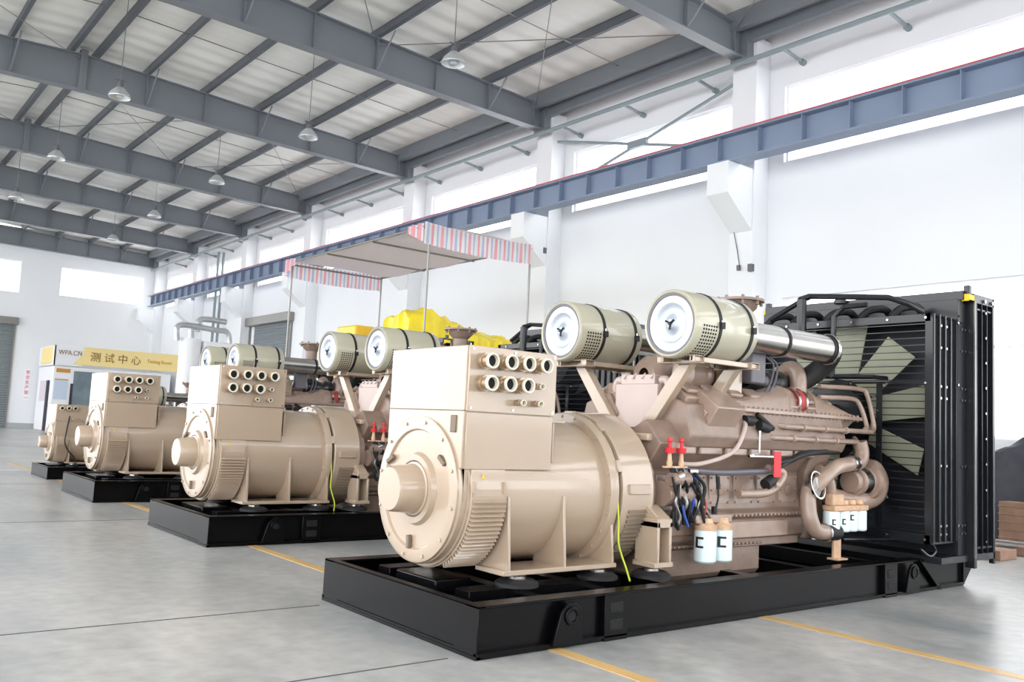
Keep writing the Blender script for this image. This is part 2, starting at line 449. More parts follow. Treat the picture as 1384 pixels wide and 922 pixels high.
# high bay lamps
def make_lamp():
    r = empty('high_bay_lamp')
    MB().lathe((0, 0, 0), (0, 0, 1), [(-.02, .215), (0, .22), (.02, .215), (.08, .185), (.15, .12), (.20, .07), (.20, .0)], 28).lathe((0, 0, 0), (0, 0, 1), [(-.02, .215), (.06, .18), (.13, .11), (.15, 0)], 28).build('lamp_shade', M['lamp'], r)
    MB().cyl((0, 0, .17), (0, 0, .30), .065, .055, 16).cyl((0, 0, .30), (0, 0, .36), .03, .02, 12).box(-.10, .10, -.012, .012, .34, .36).build('ballast_housing', M['graybox'], r)
    MB().lathe((0, 0, 0), (0, 0, 1), [(.10, .03), (.07, .06), (.0, .07), (-.01, .05), (-.015, 0)], 16).build('bulb', M['white_face'], r)
    MB().tube([(0, 0, .34), (0, 0, 1.0)], .008, 6, False).build('hanging_rod', M['dull'], r)
    return r
lamp0 = make_lamp()
spots = [(5.62, 9.0, 'high bay lamp hanging nearest the camera, above the front generator'),
         (5.63, 14.85, 'second high bay lamp of the right-hand row, left of the nearest one'),
         (5.58, 20.5, 'third high bay lamp of the right-hand row'),
         (5.68, 26.5, 'fourth high bay lamp of the right-hand row'),
         (5.82, 32.1, 'fifth and farthest high bay lamp of the right-hand row'),
         (1.66, 15.4, 'high bay lamp hanging below the roof ridge, nearest lamp of the left-hand row'),
         (1.70, 21.5, 'second high bay lamp of the left-hand row, under the ridge'),
         (1.76, 27.5, 'small high bay lamp at the left photo edge, farthest seen of the left-hand row')]
for i, (x, y, lb) in enumerate(spots):
    o = lamp0 if i == 0 else copy_tree(lamp0)
    o.location = (x, y, 7.6); tag(o, lb, 'ceiling lamp', 'high bay lamps under the roof')
    rod = [c for c in o.children if c.name.startswith('hanging_rod')][0]
    rod.scale = (1, 1, (zt(x) + .2 - 7.6 - .34) / .66); rod.location = (0, 0, .34 - .34 * rod.scale.z)

# floor markings and joints
for nm, x, y0, y1 in (('floor_line', .53, -6, 16.5), ('floor_line', 2.42, -6, 3.9)):
    o = MB().box(x - .045, x + .045, y0, y1, .0, .003).build(nm, M['yline'], smooth=False)
    tag(o, 'yellow painted line running under the %s of the generator row' % ('left end' if x < 1 else 'engines and out past the front skid'), 'floor marking')
o = MB().box(-6, .55, 14.2, 14.3, 0, .003).build('floor_line', M['wline'], smooth=False); tag(o, 'white painted line crossing the floor beside the smallest generator', 'floor marking')
jm = mat('concrete_joint', (84, 86, 88), .8)
j = MB()
for y in (-4.6, .11, 1.56, 6.4, 11.2, 18, 24): j.box(-8, -.1 if y in (.11, 1.56) else 12, y - .006, y + .006, 0, .002)
for x in (-5.2,): j.box(x - .006, x + .006, -6, 40, 0, .002)
tag(struct(j.build('trim_20', jm, smooth=False)))

# ------------------------------------------------------------------ generator set
CY = .86; CZ = .80
def make_genset():
    R = empty('generator_set')
    # ---- skid
    sk = MB(); H = .27; L = 5.36
    for y0, sg in ((0, 1), (1.72, -1)):
        sk.box(.012, L, y0 + sg * .03, y0 + sg * .042, .02, H - .015)
        a, b_ = sorted((y0, y0 + sg * .12)); sk.box(0, L, a, b_, H - .015, H)
        sk.box(0, L, a, b_, 0, .018)
        a, b_ = sorted((y0 - sg * .012, y0 + sg * .03)); sk.box(.0, L, a, b_, .018, .034)
    sk.box(0, .012, 0, 1.72, 0.0, H).box(0, .05, 0, 1.72, H - .012, H + .001).box(-.006, .03, 0, 1.72, 0, .02)
    sk.box(L - .02, L, .02, 1.70, 0, H)
    sk.prism([(L, .0), (L, H), (5.62, H), (5.62, H - .03)], 'y', 0.0, .03).prism([(L, .0), (L, H), (5.62, H), (5.62, H - .03)], 'y', 1.69, 1.72)
    sk.prism([(4.55, H), (4.62, H), (4.95, .0), (4.90, .0)], 'y', -.012, .03)
    for x in (.62, 1.16, 1.75, 2.6, 3.4, 4.3, 5.0): sk.box(x - .05, x + .05, .04, 1.68, .12, H - .04)
    sk.box(.2, 1.4, .36, .50, .18, H).box(.2, 1.4, 1.22, 1.36, .18, H)
    sk.box(-.0, 5.2, .2, 1.52, .03, .04)
    sf = sk.build('skid_frame', M['blk'], R, .003, 1)
    for xa in (.92, 4.02):
        pk = MB().box(xa - .02, xa + .17, -.012, .03, .0, H - .01)
        o = pk.build('forklift_pocket', M['blk'], sf, .003, 1)
        for z in (.06, .155): MB().box(xa + .02, xa + .13, -.016, .0, z, z + .06).build('pocket_hole', M['hole'], o, .004, 1)
    for xa in (.62, 4.42):
        lg = MB().prism([(xa - .13, .02), (xa + .09, .02), (xa + .09, .15), (xa + .075, .21), (xa + .03, .245), (xa - .03, .245), (xa - .075, .2), (xa - .1, .12)], 'y', -.035, -.012)
        lg.box(xa - .12, xa + .08, -.03, .01, .02, .05)
        lg.lathe((xa, -.012, .175), (0, -1, 0), [(.02, .030), (.035, .032), (.035, .052), (.02, .052)], 20)
        o = lg.build('lifting_lug', M['blk'], sf, .004, 2)
        MB().cyl((xa, -.02, .175), (xa, -.04, .175), .028, n=18).build('lug_hole', M['hole'], o)
    # ---- alternator
    al = MB()
    al.lathe((0, CY, CZ), (1, 0, 0), [(.20, .30), (.20, .455), (1.30, .455)], 72)
    body = al.build('alternator_body', M['tan'], R)
    e = MB().lathe((0, CY, CZ), (1, 0, 0), [(.455, .455), (.455, .468), (.21, .468), (.205, .458), (.19, .458), (.19, .445), (.15, .445), (.14, .436), (.125, .436), (.12, .425), (.12, .36), (.135, .35), (.135, .22), (.115, .21), (.105, .205), (.105, .17), (.115, .165)], 72)
    for k in range(12):
        a = k * PI / 6 + .2; e.cyl((.122, CY + .405 * math.cos(a), CZ + .405 * math.sin(a)), (.110, CY + .405 * math.cos(a), CZ + .405 * math.sin(a)), .011, n=8)
    cov = e.build('end_cover', M['tan'], body)
    hb = MB().lathe((0, CY, CZ), (1, 0, 0), [(.12, .165), (.105, .16), (.10, .148), (-.045, .134), (-.06, .125), (-.062, 0)], 48).build('hub_cover', M['tan'], body)
    for a in (35, 265, 150):
        a = math.radians(a); d = Vector((0, -math.cos(a), math.sin(a)))
        m_ = Matrix.Translation(Vector((.118, CY, CZ)) + d * .33) @ Matrix.Rotation(a, 4, 'X')
        MB().box(-.012, .012, -.05, .03, -.014, .014, m_).build('cover_lug', M['tan_dark'], cov, .003, 1)
    # louvre panel on the near and far flank
    for sg in (-1, 1):
        lv = MB(); y = lambda a, r: CY + sg * r * math.cos(a)
        for k in range(19):
            a = math.radians(-3 - k * 3.3); r0 = .468; r1 = .492
            lv.add([(.215, y(a, r0), CZ + r0 * math.sin(a)), (.45, y(a, r0), CZ + r0 * math.sin(a)), (.45, y(a - .03, r1), CZ + r1 * math.sin(a - .03)), (.215, y(a - .03, r1), CZ + r1 * math.sin(a - .03)),
                    (.45, y(a - .036, r0), CZ + r0 * math.sin(a - .036)), (.215, y(a - .036, r0), CZ + r0 * math.sin(a - .036))],
                   [(0, 1, 2, 3), (3, 2, 4, 5), (0, 3, 5), (1, 4, 2)])
        lv.build('louvre_panel', M['tan'], body, smooth=False)
        tp = MB()
        tp.add([(x, y(a, .474), CZ + .474 * math.sin(a)) for a in (math.radians(9), math.radians(4), math.radians(-1)) for x in (.21, .435)], [(0, 1, 3, 2), (2, 3, 5, 4)])
        tp.box(.205, .222, y(0, .478) - .008, y(0, .478) + .008, CZ + .01, CZ + .075).box(.425, .442, y(0, .478) - .008, y(0, .478) + .008, CZ + .01, CZ + .075)
        tp.build('louvre_top_strip', M['tan'], body, smooth=False)
    # feet and ribs
    for sg in (-1, 1):
        Y = lambda v: CY + sg * v
        f = MB(); a, b_ = sorted((Y(.50), Y(.22))); f.box(.44, 1.36, a, b_, .335, .365)
        f.build('foot_rail', M['tan'], body, .004, 1)
        for x in (.485, .92, 1.33):
            poly = [(Y(.495), .36), (Y(.462), .79), (Y(.445), .79)] + [(Y(.45 * math.cos(t)), CZ - .45 * math.sin(t)) for t in (.3, .6, .9, 1.1)] + [(Y(.2), .36)]
            MB().prism(poly, 'x', x - .011, x + .011).build('foot_rib', M['tan'], body, .003, 1)
    # adapter flange and cowl
    fl = MB().lathe((0, CY, CZ), (1, 0, 0), [(1.28, .455), (1.28, .505), (1.30, .515), (1.345, .515), (1.345, .49)], 72)
    for k in range(24):
        a = k * PI / 12; fl.cyl((1.285, CY + .488 * math.cos(a), CZ + .488 * math.sin(a)), (1.27, CY + .488 * math.cos(a), CZ + .488 * math.sin(a)), .011, n=6)
    fl.build('adapter_flange', M['tan'], R)
    MB().lathe((0, CY, CZ), (1, 0, 0), [(1.345, .30), (1.345, .485), (1.385, .485)], 72).build('coupling_gap', M['hole'], R)
    cw = MB().lathe((0, CY, CZ), (1, 0, 0), [(1.372, .47), (1.372, .522), (1.378, .528), (1.655, .528), (1.665, .52), (1.665, .2), (1.665, 0)], 72).build('coupling_cowl', M['tan'], R)
    for a in (20, 55, 90, 125, 160):
        a = math.radians(a); c_ = Vector((1.36, CY - .51 * math.cos(a), CZ + .51 * math.sin(a)))
        MB().box(-.02, .02, -.04, .04, -.012, .018, Matrix.Translation(c_) @ Matrix.Rotation(-(PI / 2 - a) if False else a - PI / 2, 4, 'X').inverted()).build('cowl_tab', M['tan'], cw, .003, 1)
    for sg in (-1, 1):
        lv = MB()
        for k in range(10):
            a = math.radians(-11 - k * 3.6); r0 = .527; r1 = .546
            lv.add([(1.43, CY + sg * r0 * math.cos(a), CZ + r0 * math.sin(a)), (1.61, CY + sg * r0 * math.cos(a), CZ + r0 * math.sin(a)), (1.61, CY + sg * r1 * math.cos(a - .03), CZ + r1 * math.sin(a - .03)), (1.43, CY + sg * r1 * math.cos(a - .03), CZ + r1 * math.sin(a - .03)),
                    (1.61, CY + sg * r0 * math.cos(a - .036), CZ + r0 * math.sin(a - .036)), (1.43, CY + sg * r0 * math.cos(a - .036), CZ + r0 * math.sin(a - .036))],
                   [(0, 1, 2, 3), (3, 2, 4, 5), (0, 3, 5), (1, 4, 2)])
        lv.build('cowl_louvre', M['tan_dark'], cw, smooth=False)
    MB().box(1.42, 1.61, CY - .545, CY - .523, CZ + .0, CZ + .065).build('cowl_plate', M['tan'], cw, .004, 1)
    # ---- terminal box
    tb = MB().box(.14, .80, .42, 1.245, .945, 1.655)
    tb.prism([(.42, .80), (.42, .95), (1.27, .95), (1.27, .80), (1.2, 1.05), (.5, 1.05)], 'x', .16, .2)
    box = tb.build('terminal_box', M['tan'], R, .006, 2)
    MB().box(.15, .815, .402, .424, 1.275, 1.655).build('gland_plate', M['tan'], box, .003, 1)
    MB().box(.155, .805, .408, .424, .945, 1.27).build('side_cover', M['tan'], box, .003, 1)
    MB().box(.135, .80, .42, 1.245, 1.275, 1.281).build('panel_seam', M['tan_dark'], box)
    MB().box(.130, .145, .485, .54, 1.15, 1.25).build('side_vent', M['tan_dark'], box, .003, 1)
    bl = MB()
    for x in (.17, .48, .79):
        for z in (1.295, 1.635): bl.cyl((x, .403, z), (x, .397, z), .008, n=8)
    bl.build('cover_bolts', M['steel'], box)
    MB().add([(.27, .3985, .895), (.30, .3985, .895), (.285, .3985, .92)], [(0, 1, 2)]).build('warning_triangle', M['yel'], body, smooth=False)
    big = [(.24, 1.568), (.382, 1.571), (.515, 1.573), (.652, 1.572), (.243, 1.44), (.379, 1.443), (.514, 1.443)]
    small = [(.641, 1.446), (.501, 1.341), (.635, 1.342)]
    for (x, z), s_ in [(q, 1) for q in big] + [(q, .42) for q in small]:
        l_ = .10 if s_ == 1 else .075; y1 = .402 - l_
        g_ = MB().lathe((x, .404, z), (0, -1, 0), [(0, .040 * s_), (.02, .040 * s_), (.021, .048 * s_), (.048, .048 * s_), (.05, .036 * s_), (l_ - .022, .036 * s_), (l_ - .021, .044 * s_), (l_ - .006, .046 * s_)], 20)
        go = g_.build('cable_gland', M['brass'], box)
        MB().lathe((x, y1, z), (0, -1, 0), [(-.008, .047 * s_), (.003, .046 * s_), (.006, .044 * s_), (.006, .035 * s_), (-.03, .033 * s_)], 20).build('gland_ring', M['ivory'], go)
        MB().lathe((x, y1, z), (0, -1, 0), [(-.02, 0), (-.02, .036 * s_), (.003, .0353 * s_)], 16).build('gland_bore', M['hole'], go)
    MB().box(.835, .85, .44, .50, .99, 1.24).box(.80, .93, .43, .50, 1.235, 1.25).build('lifting_tab', M['tan'], body, .003, 1)
    # resilient mounts
    for x, y, z in ((.58, .41, .335), (1.24, .41, .335), (1.62, .30, .30), (.58, 1.31, .335), (1.24, 1.31, .335), (1.62, 1.42, .30)):
        mt = MB().lathe((x, y, H), (0, 0, 1), [(0, .13), (.02, .13), (.04, .10), (.045, 0)], 28).build('resilient_mount', M['rub'], R)
        MB().lathe((x, y, H + .045), (0, 0, 1), [(-.01, .055), (.012, .055), (.02, .03), (z - H - .04, .03)], 18).build('mount_cap', M['steel'], mt)
    # black pads under the alternator end
    MB().box(.16, .42, .64, 1.08, .20, .29).build('support_pad', M['blk'], R, .01)
    # earth wire
    MB().tube([(1.345, .36, .80), (1.35, .345, .62), (1.35, .34, .50), (1.37, .33, .42), (1.385, .30, .34), (1.34, .22, .275)], .006, 8).build('earth_wire', M['yelgreen'], R)
    # rear engine foot
    for y0, y1 in ((.22, .42), (1.30, 1.50)):
        ft = MB().box(1.585, 1.61, y0, y1, .36, .63).box(1.70, 1.725, y0, y1, .36, .63).box(1.585, 1.725, y0, y1, .59, .65).box(1.565, 1.745, y0, y1, .335, .37)
        ft.box(1.60, 1.71, (y0 + y1) / 2 + .04, (y0 + y1) / 2 + .06, .37, .60)
        fo = ft.build('engine_foot', M['tan'], R, .005, 1)
        MB().prism([(y0, .65), (y1, .65), (y1, .73), (y0 + .12, .73)] if y0 < 1 else [(y0, .65), (y1, .65), (y1 - .12, .73), (y0, .73)], 'x', 1.60, 1.71).build('foot_gusset', M['tan'], fo, .004, 1)
    # ---- engine block
    eb = MB()
    eb.prism([(.50, .40), (.44, .46), (.44, .60), (.40, .62), (.40, .645), (.47, .67), (.50, .95), (.40, 1.08), (.36, 1.14), (.50, 1.30), (.86, 1.12),
              (1.22, 1.30), (1.36, 1.14), (1.32, 1.08), (1.22, .95), (1.25, .67), (1.32, .645), (1.32, .62), (1.28, .60), (1.28, .46), (1.22, .40)], 'x', 1.74, 3.55)
    blk = eb.build('engine_block', M['eng2'], R, .01, 2)
    MB().lathe((0, CY, CZ), (1, 0, 0), [(1.667, .0), (1.667, .44), (1.70, .45), (1.76, .45), (1.76, .3)], 40).build('flywheel_housing', M['eng'], R)
    pan = MB().prism([(.50, .18), (.47, .22), (.47, .40), (.44, .41), (.44, .43), (1.28, .43), (1.28, .41), (1.25, .40), (1.25, .22), (1.22, .18)], 'x', 1.78, 3.02)
    pan.build('oil_pan', M['eng2'], R, .008)
    MB().prism([(.45, .39), (.45, .47), (1.27, .47), (1.27, .39)], 'x', 2.5, 3.5).build('front_pan', M['eng2'], R, .01)
    for sg in (-1, 1):
        Y = lambda v: CY + sg * v
        def bx(x0, x1, a, b_, z0, z1, o): a, b_ = sorted((Y(a), Y(b_))); return o.box(x0, x1, a, b_, z0, z1)
        # side inspection covers
        for k in range(6):
            x0 = 1.84 + k * .285
            o = MB(); bx(x0, x0 + .235, .34, .385, .70, .92, o)
            for bx_ in (x0 + .02, x0 + .215):
                for bz_ in (.72, .81, .90): o.cyl((bx_, Y(.38), bz_), (bx_, Y(.397), bz_), .010, n=6)
            o.cyl((x0 + .117, Y(.38), .81), (x0 + .117, Y(.40), .81), .045, .04, 16); oo = o.build('side_cover_plate', M['eng'], blk, .012)
        # row of small panels under the heads
        for k in range(6):
            x0 = 1.86 + k * .29
            o = MB(); bx(x0, x0 + .25, .40, .505, 1.07, 1.15, o); o.build('cam_follower_cover', M['eng'], blk, .012)
        bo = MB()
        for k in range(36):
            x = 1.80 + k * .048; a, b_ = Y(.462), Y(.475)
            bo.cyl((x, a, .632), (x, b_, .632), .009, n=6)
            if k < 25: bo.cyl((x, Y(.42), .421), (x, Y(.432), .421), .008, n=6)
        bo.build('flange_bolts', M['eng'], blk)
        o = MB(); bx(1.76, 3.5, .36, .43, .60, .606, o)
        # lower long rail of block
        o = MB(); bx(1.80, 2.4, .40, .44, .50, .58, o); bx(2.45, 3.3, .40, .45, .46, .585, o); o.build('crankcase_panel', M['eng'], blk, .01)
        # cylinder bank
        hd = MB().prism([(Y(.30), 1.12), (Y(.52), 1.12), (Y(.56), 1.20), (Y(.50), 1.42), (Y(.26), 1.50), (Y(.14), 1.34)], 'x', 1.98, 3.95)
        bank = hd.build('cylinder_bank', M['eng2'], R, .012)
        for k in range(8):
            x0 = 2.05 + k * .24
            m_ = Matrix.Translation((x0, Y(.33), 1.44)) @ Matrix.Rotation(sg * math.radians(-32), 4, 'X')
            MB().box(0, .21, -.10, .10, -.05, .10, m_).box(.03, .18, -.06, .06, .10, .135, m_).build('rocker_cover', M['eng'], bank, .014)
        # end of bank, slanted casting near the flywheel
        m_ = Matrix.Translation((2.30, Y(.40), 1.30)) @ Matrix.Rotation(sg * math.radians(-35), 4, 'X')
        MB().box(-.12, .20, -.13, .10, -.17, .22, m_).box(-.135, -.115, -.08, .06, -.10, .14, m_).build('bank_end_casting', M['eng'], bank, .014)
        for q, (xa, xb, up) in enumerate(((2.02, 2.08, 0), (2.11, 2.17, .05))):
            vg = MB().prism([(Y(.36), 1.12), (Y(.50), 1.16), (Y(.46), 1.26 + up), (Y(.30), 1.52 + up), (Y(.17), 1.48 + up), (Y(.26), 1.26)], 'x', xa, xb)
            for k in range(4):
                yb = .47 - k * .045; vg.cyl((xa - .012, Y(yb - .03), 1.22 + k * .08), (xa, Y(yb - .03), 1.22 + k * .08), .012, n=6)
            vg.build('valve_gear_housing', M['eng'], bank, .012)
        rc_ = MB()
        for k in range(3):
            m_ = Matrix.Translation((2.19, Y(.50 - k * .055), 1.24 + k * .075)) @ Matrix.Rotation(sg * math.radians(-35), 4, 'X')
            rc_.box(.0, .20, -.02, .012, -.022, .022, m_)
        rc_.build('ribbed_cover', M['eng2'], bank, .004, 1)
        # aftercooler housing with flange
        ac = MB()
        ac.add([(2.30, Y(.38), 1.17), (4.02, Y(.38), 1.20), (4.02, Y(.16), 1.22), (2.30, Y(.16), 1.20),
                (2.44, Y(.50), 1.40), (4.20, Y(.50), 1.41), (4.20, Y(.14), 1.46), (2.30, Y(.14), 1.50)],
               [(0, 1, 5, 4), (1, 2, 6, 5), (3, 0, 4, 7), (0, 3, 2, 1), (4, 5, 6, 7), (2, 3, 7, 6)])
        aco = ac.build('aftercooler_housing', M['eng'], R, .015)
        fg = MB(); bx(2.40, 4.24, .12, .53, 1.395, 1.425, fg)
        for k in range(30): fg.cyl((2.45 + k * .06, Y(.51), 1.385), (2.45 + k * .06, Y(.51), 1.44), .012, n=6)
        for k in range(5): fg.cyl((2.42 - k * .022, Y(.47 - k * .0), 1.37 - k * .045), (2.405 - k * .022, Y(.49), 1.37 - k * .045), .012, n=6)
        fg.build('housing_flange', M['eng'], aco, .004, 1)
        cv = MB()
        def tent(x0, x1, z0, z1, w0, w1):
            n = 9; A = []; 
            for x, z, w_ in ((x0, z0, w0), (x1, z1, w1)):
                for i in range(n):
                    t = PI * i / (n - 1); A.append((x, Y(.33 + w_ * math.cos(t)), 1.42 + (z - 1.42) * math.sin(t) ** .7))
            cv.add(A, [(i, i + 1, n + i + 1, n + i) for i in range(n - 1)] + [tuple(range(n)), tuple(range(n, 2 * n))])
        tent(2.50, 3.26, 1.45, 1.64, .17, .14); tent(3.26, 3.40, 1.64, 1.62, .14, .12); tent(3.64, 4.18, 1.63, 1.45, .14, .18)
        cv.build('intake_duct', M['pink'] if False else M['eng'], aco, .004, 1, 50)
        rh = MB().cyl((3.41, Y(.36), 1.51), (3.50, Y(.36), 1.51), .108, n=24); rh.build('red_hose', M['redhose'], aco)
        cl = MB()
        for x in (3.405, 3.505): cl.lathe((x, Y(.36), 1.51), (1, 0, 0), [(-.012, .108), (-.012, .116), (.012, .116), (.012, .108)], 24)
        cl.build('hose_clamp', M['steel'], aco)
        MB().tube([(3.57, Y(.34), 1.46), (3.56, Y(.34), 1.55), (3.57, Y(.34), 1.68), (3.575, Y(.31), 1.77), (3.58, Y(.24), 1.79), (3.58, Y(.18), 1.72), (3.58, Y(.15), 1.55)], .068, 18).lathe((3.565, Y(.325), 1.62), (0, 0, 1), [(-.015, .07), (-.015, .086), (.015, .086), (.015, .07)], 20).build('air_crossover', M['eng'], aco)
        # water rails
        for z, x0, x1 in ((1.305, 3.06, 4.32), (1.215, 2.92, 4.10)):
            rl = MB().tube([(x0 - .03, Y(.50), z + .01), (x0, Y(.565), z), (x1, Y(.565), z), (x1 + .06, Y(.50), z + .03)], .020, 12, False)
            for q in (x0 + .25, x0 + .55, x0 + .85): rl.lathe((q, Y(.565), z), (1, 0, 0), [(-.015, .02), (-.015, .030), (.015, .030), (.015, .02)], 14).cyl((q, Y(.565), z), (q, Y(.45), z), .018, n=8)
            rl.build('water_rail', M['brass'] if False else M['eng'], aco)
        for dx, dz in ((0, 0), (-.12, -.09)):
            MB().tube([(4.32 + dx, Y(.56), 1.31), (4.40 + dx, Y(.54), 1.36), (4.36 + dx, Y(.50), 1.62 + dz), (4.27 + dx, Y(.47), 1.67 + dz), (3.75, Y(.42), 1.66 + dz)], .02, 10, True).build('coolant_line', M['eng'], aco)
    # small details on the near flank
    MB().tube([(2.62, .36, 1.33), (2.58, .30, 1.28), (2.45, .30, 1.10), (2.15, .33, 1.01), (1.95, .36, 1.00)], .016, 10).build('oil_line', M['pink'], R)
    MB().cyl((2.60, .33, 1.33), (2.70, .33, 1.33), .040, n=14).build('fuel_solenoid', M['rub'], R)
    cn = MB().cyl((2.74, .30, 1.30), (2.86, .30, 1.28), .036, n=14).cyl((2.76, .33, 1.38), (2.92, .30, 1.28), .022, n=10)
    cn.build('fuel_solenoid', M['rub'], R)
    MB().tube([(2.76, .30, 1.26), (2.76, .30, 1.10), (2.66, .32, 1.07), (2.95, .30, 1.07)], .010, 8, False).build('sensor_rod', M['steel'], R)
    MB().box(2.93, 3.02, .29, .295, .92, 1.11).build('red_tag', M['red'], R)
    MB().tube([(2.97, .30, 1.04), (3.1, .33, 1.03), (3.25, .36, 1.06)], .008, 6).build('tag_string', M['redhose'], R)
    MB().tube([(3.02, .34, 1.02), (3.2, .33, 1.05), (3.45, .34, 1.11), (3.9, .36, 1.13)], .026, 10).tube([(3.02, .33, .98), (3.3, .32, 1.08), (3.7, .34, 1.13)], .02, 10).build('black_hose', M['rub'], R)
    MB().tube([(2.95, .36, .98), (3.1, .33, .95), (3.02, .32, .86), (2.88, .33, .80), (2.6, .36, .79)], .032, 12).lathe((2.98, .325, .86), (1, 0, 0), [(-.02, .03), (-.02, .042), (.02, .042), (.02, .03)], 16).build('oil_drain_elbow', M['eng'], R)
    MB().cyl((2.88, .33, .86), (2.97, .33, .90), .045, n=14).build('hose_joint', M['rub'], R)
    MB().tube([(1.95, .36, .965), (2.4, .37, .945), (2.95, .36, .96)], .022, 10).build('wiring_conduit', M['graybox'], R)
    for x0, p0 in ((2.29, .3), (2.33, .28)):
        pass
    MB().tube([(2.33, .35, .93), (2.33, .33, .78), (2.27, .32, .64)], .007, 6).cyl((2.33, .34, .92), (2.33, .33, .83), .016, n=10).cyl((2.29, .33, .71), (2.28, .32, .60), .022, n=10).build('dipstick', M['rub'], R)
    # red capped valves
    for x in (1.80, 1.92):
        vv = MB().lathe((x, .33, .98), (0, 0, 1), [(0, .018), (.03, .022), (.05, .016), (.10, .012)], 14).box(x - .06, x + .06, .322, .338, .975, .988).build('brass_valve', M['peach'], R)
        MB().lathe((x, .33, 1.075), (0, 0, 1), [(0, .015), (.0, .03), (.035, .034), (.035, .012), (.075, .01), (.08, .02), (.10, .018), (.10, 0)], 14).build('red_valve_cap', M['red'], vv)
    # starter wiring
    st = MB().cyl((1.76, .36, .80), (2.02, .36, .80), .085, n=24).cyl((1.78, .30, .90), (1.96, .30, .90), .045, n=18).build('starter_motor', M['eng2'], R)
    MB().cyl((1.80, .29, .90), (1.88, .285, .93), .03, n=12).build('starter_terminal', M['steel'], st)
    MB().cyl((1.95, .29, .955), (2.03, .29, .955), .022, n=12).build('starter_terminal', M['steel'], st)
    rs = random.Random(3)
    for c_, k in (('rub', 9), ('blue', 2), ('redhose', 1), ('dull', 4), ('hole', 5)):
        wr = MB()
        for i in range(k):
            x = 1.80 + rs.random() * .22; pts = [(x, .33, .97)]
            z = .97
            for q in range(5):
                z -= .06 + rs.random() * .03; x += (rs.random() - .38) * .10; pts.append((x, .26 + rs.random() * .06, z))
            wr.tube(pts, .007 + rs.random() * .007, 6)
        wr.build('wire_loom', M[c_], st)
    MB().tube([(2.0, .27, .94), (2.08, .25, .85), (2.06, .26, .72), (2.13, .28, .62)], .013, 8).tube([(2.0, .27, .90), (2.04, .25, .80), (2.08, .26, .66), (2.14, .28, .56)], .010, 8).build('battery_cable', M['rub'], R)
    # oil filters
    for x in (2.15, 2.325):
        fc = MB().lathe((x, .29, .335), (0, 0, 1), [(0, 0), (0, .066), (.012, .077), (.215, .077), (.222, .069), (.222, 0)], 28).build('oil_filter', M['filt'], R)
        MB().lathe((x, .29, .557), (0, 0, 1), [(0, .075), (.03, .08), (.05, .05), (.08, .045), (.08, 0)], 24).build('filter_head', M['peach'], fc)
        lg = MB(); ac_ = 352 if x < 2.2 else 318
        for a0, a1, z0, z1 in ((-22, 20, .497, .512), (-22, 20, .437, .452), (8, 24, .437, .512)):
            lg.lathe((x, .29, 0), (0, 0, 1), [(z0, .0785), (z1, .0785)], 6, math.radians(a0 + ac_), math.radians(a1 + ac_))
        lg.build('filter_mark', M['logo'], fc)
    MB().box(2.03, 2.42, .27, .40, .60, .66).build('filter_bracket', M['eng'], R, .01)
    # fuel filters on leg
    hd_ = MB().box(3.66, 4.16, .22, .34, .655, .70)
    for x in (3.74, 3.87, 3.98, 4.09): hd_.cyl((x, .28, .70), (x, .28, .745), .045, .038, 12)
    hd_.box(3.66, 3.82, .24, .32, .70, .79)
    hh = hd_.build('fuel_filter_head', M['peach'], R, .01)
    for i, x in enumerate((3.70, 3.845, 3.965, 4.10)):
        fc = MB().lathe((x, .28, .49), (0, 0, 1), [(0, 0), (0, .058), (.01, .066), (.155, .066), (.165, .06), (.165, 0)], 24).build('fuel_filter', M['filt'], R)
        if i in (1, 2, 0):
            mk = MB(); z_ = .56 + (.02 if i == 2 else -.01)
            for a0, a1, z0, z1 in ((298, 322, z_ + .036, z_ + .046), (298, 322, z_, z_ + .010), (314, 324, z_, z_ + .046)):
                mk.lathe((x, .28, 0), (0, 0, 1), [(z0, .0672), (z1, .0672)], 5, math.radians(a0), math.radians(a1))
            mk.build('filter_mark', M['logo'], fc)
    MB().box(3.72, 3.83, .27, .29, .275, .66).box(3.70, 3.85, .22, .32, .27, .285).build('filter_leg', M['peach'], R, .004, 1)
    # front gear case, pulleys, pump and big pipes
    MB().prism([(.42, .42), (.42, .95), (.34, 1.12), (.86, 1.30), (1.38, 1.12), (1.30, .95), (1.30, .42)], 'x', 3.55, 3.80).build('gear_case', M['eng2'], R, .02)
    MB().cyl((3.8, CY, .62), (4.02, CY, .62), .26, n=36).cyl((4.02, CY, .62), (4.1, CY, .62), .15, n=30).build('crank_pulley', M['blk_rad'], R)
    MB().cyl((3.9, CY, 1.32), (4.50, CY, 1.32), .09, n=20).cyl((4.1, CY, 1.32), (4.25, CY, 1.32), .16, n=28).build('fan_hub', M['blk_rad'], R)
    pu = MB().lathe((4.04, .33, .885), (1, 0, 0), [(0, 0), (0, .085), (.01, .092), (.06, .092), (.06, .11), (.16, .115), (.20, .12), (.24, .125)], 32)
    pu.build('water_pump', M['eng'], R)
    MB().lathe((4.14, .33, .885), (1, 0, 0), [(0, .112), (0, .118), (.09, .122), (.09, .116)], 32).build('pump_band', M['steel'], R)
    MB().tube([(4.33, .33, .99), (4.42, .33, .98), (4.50, .33, .88), (4.42, .33, .76), (4.20, .36, .72), (3.95, .42, .74), (3.80, .46, .80)], .085, 20).lathe((4.27, .33, .885), (1, 0, 0), [(0, .10), (0, .15), (.05, .155), (.1, .12)], 28).build('pump_volute', M['eng'], R)
    MB().tube([(4.14, .30, 1.22), (4.16, .29, 1.12), (4.10, .28, 1.05), (3.95, .28, 1.03), (3.75, .28, 1.0), (3.55, .30, .88), (3.50, .36, .80)], .060, 20).build('water_elbow', M['eng'], R)
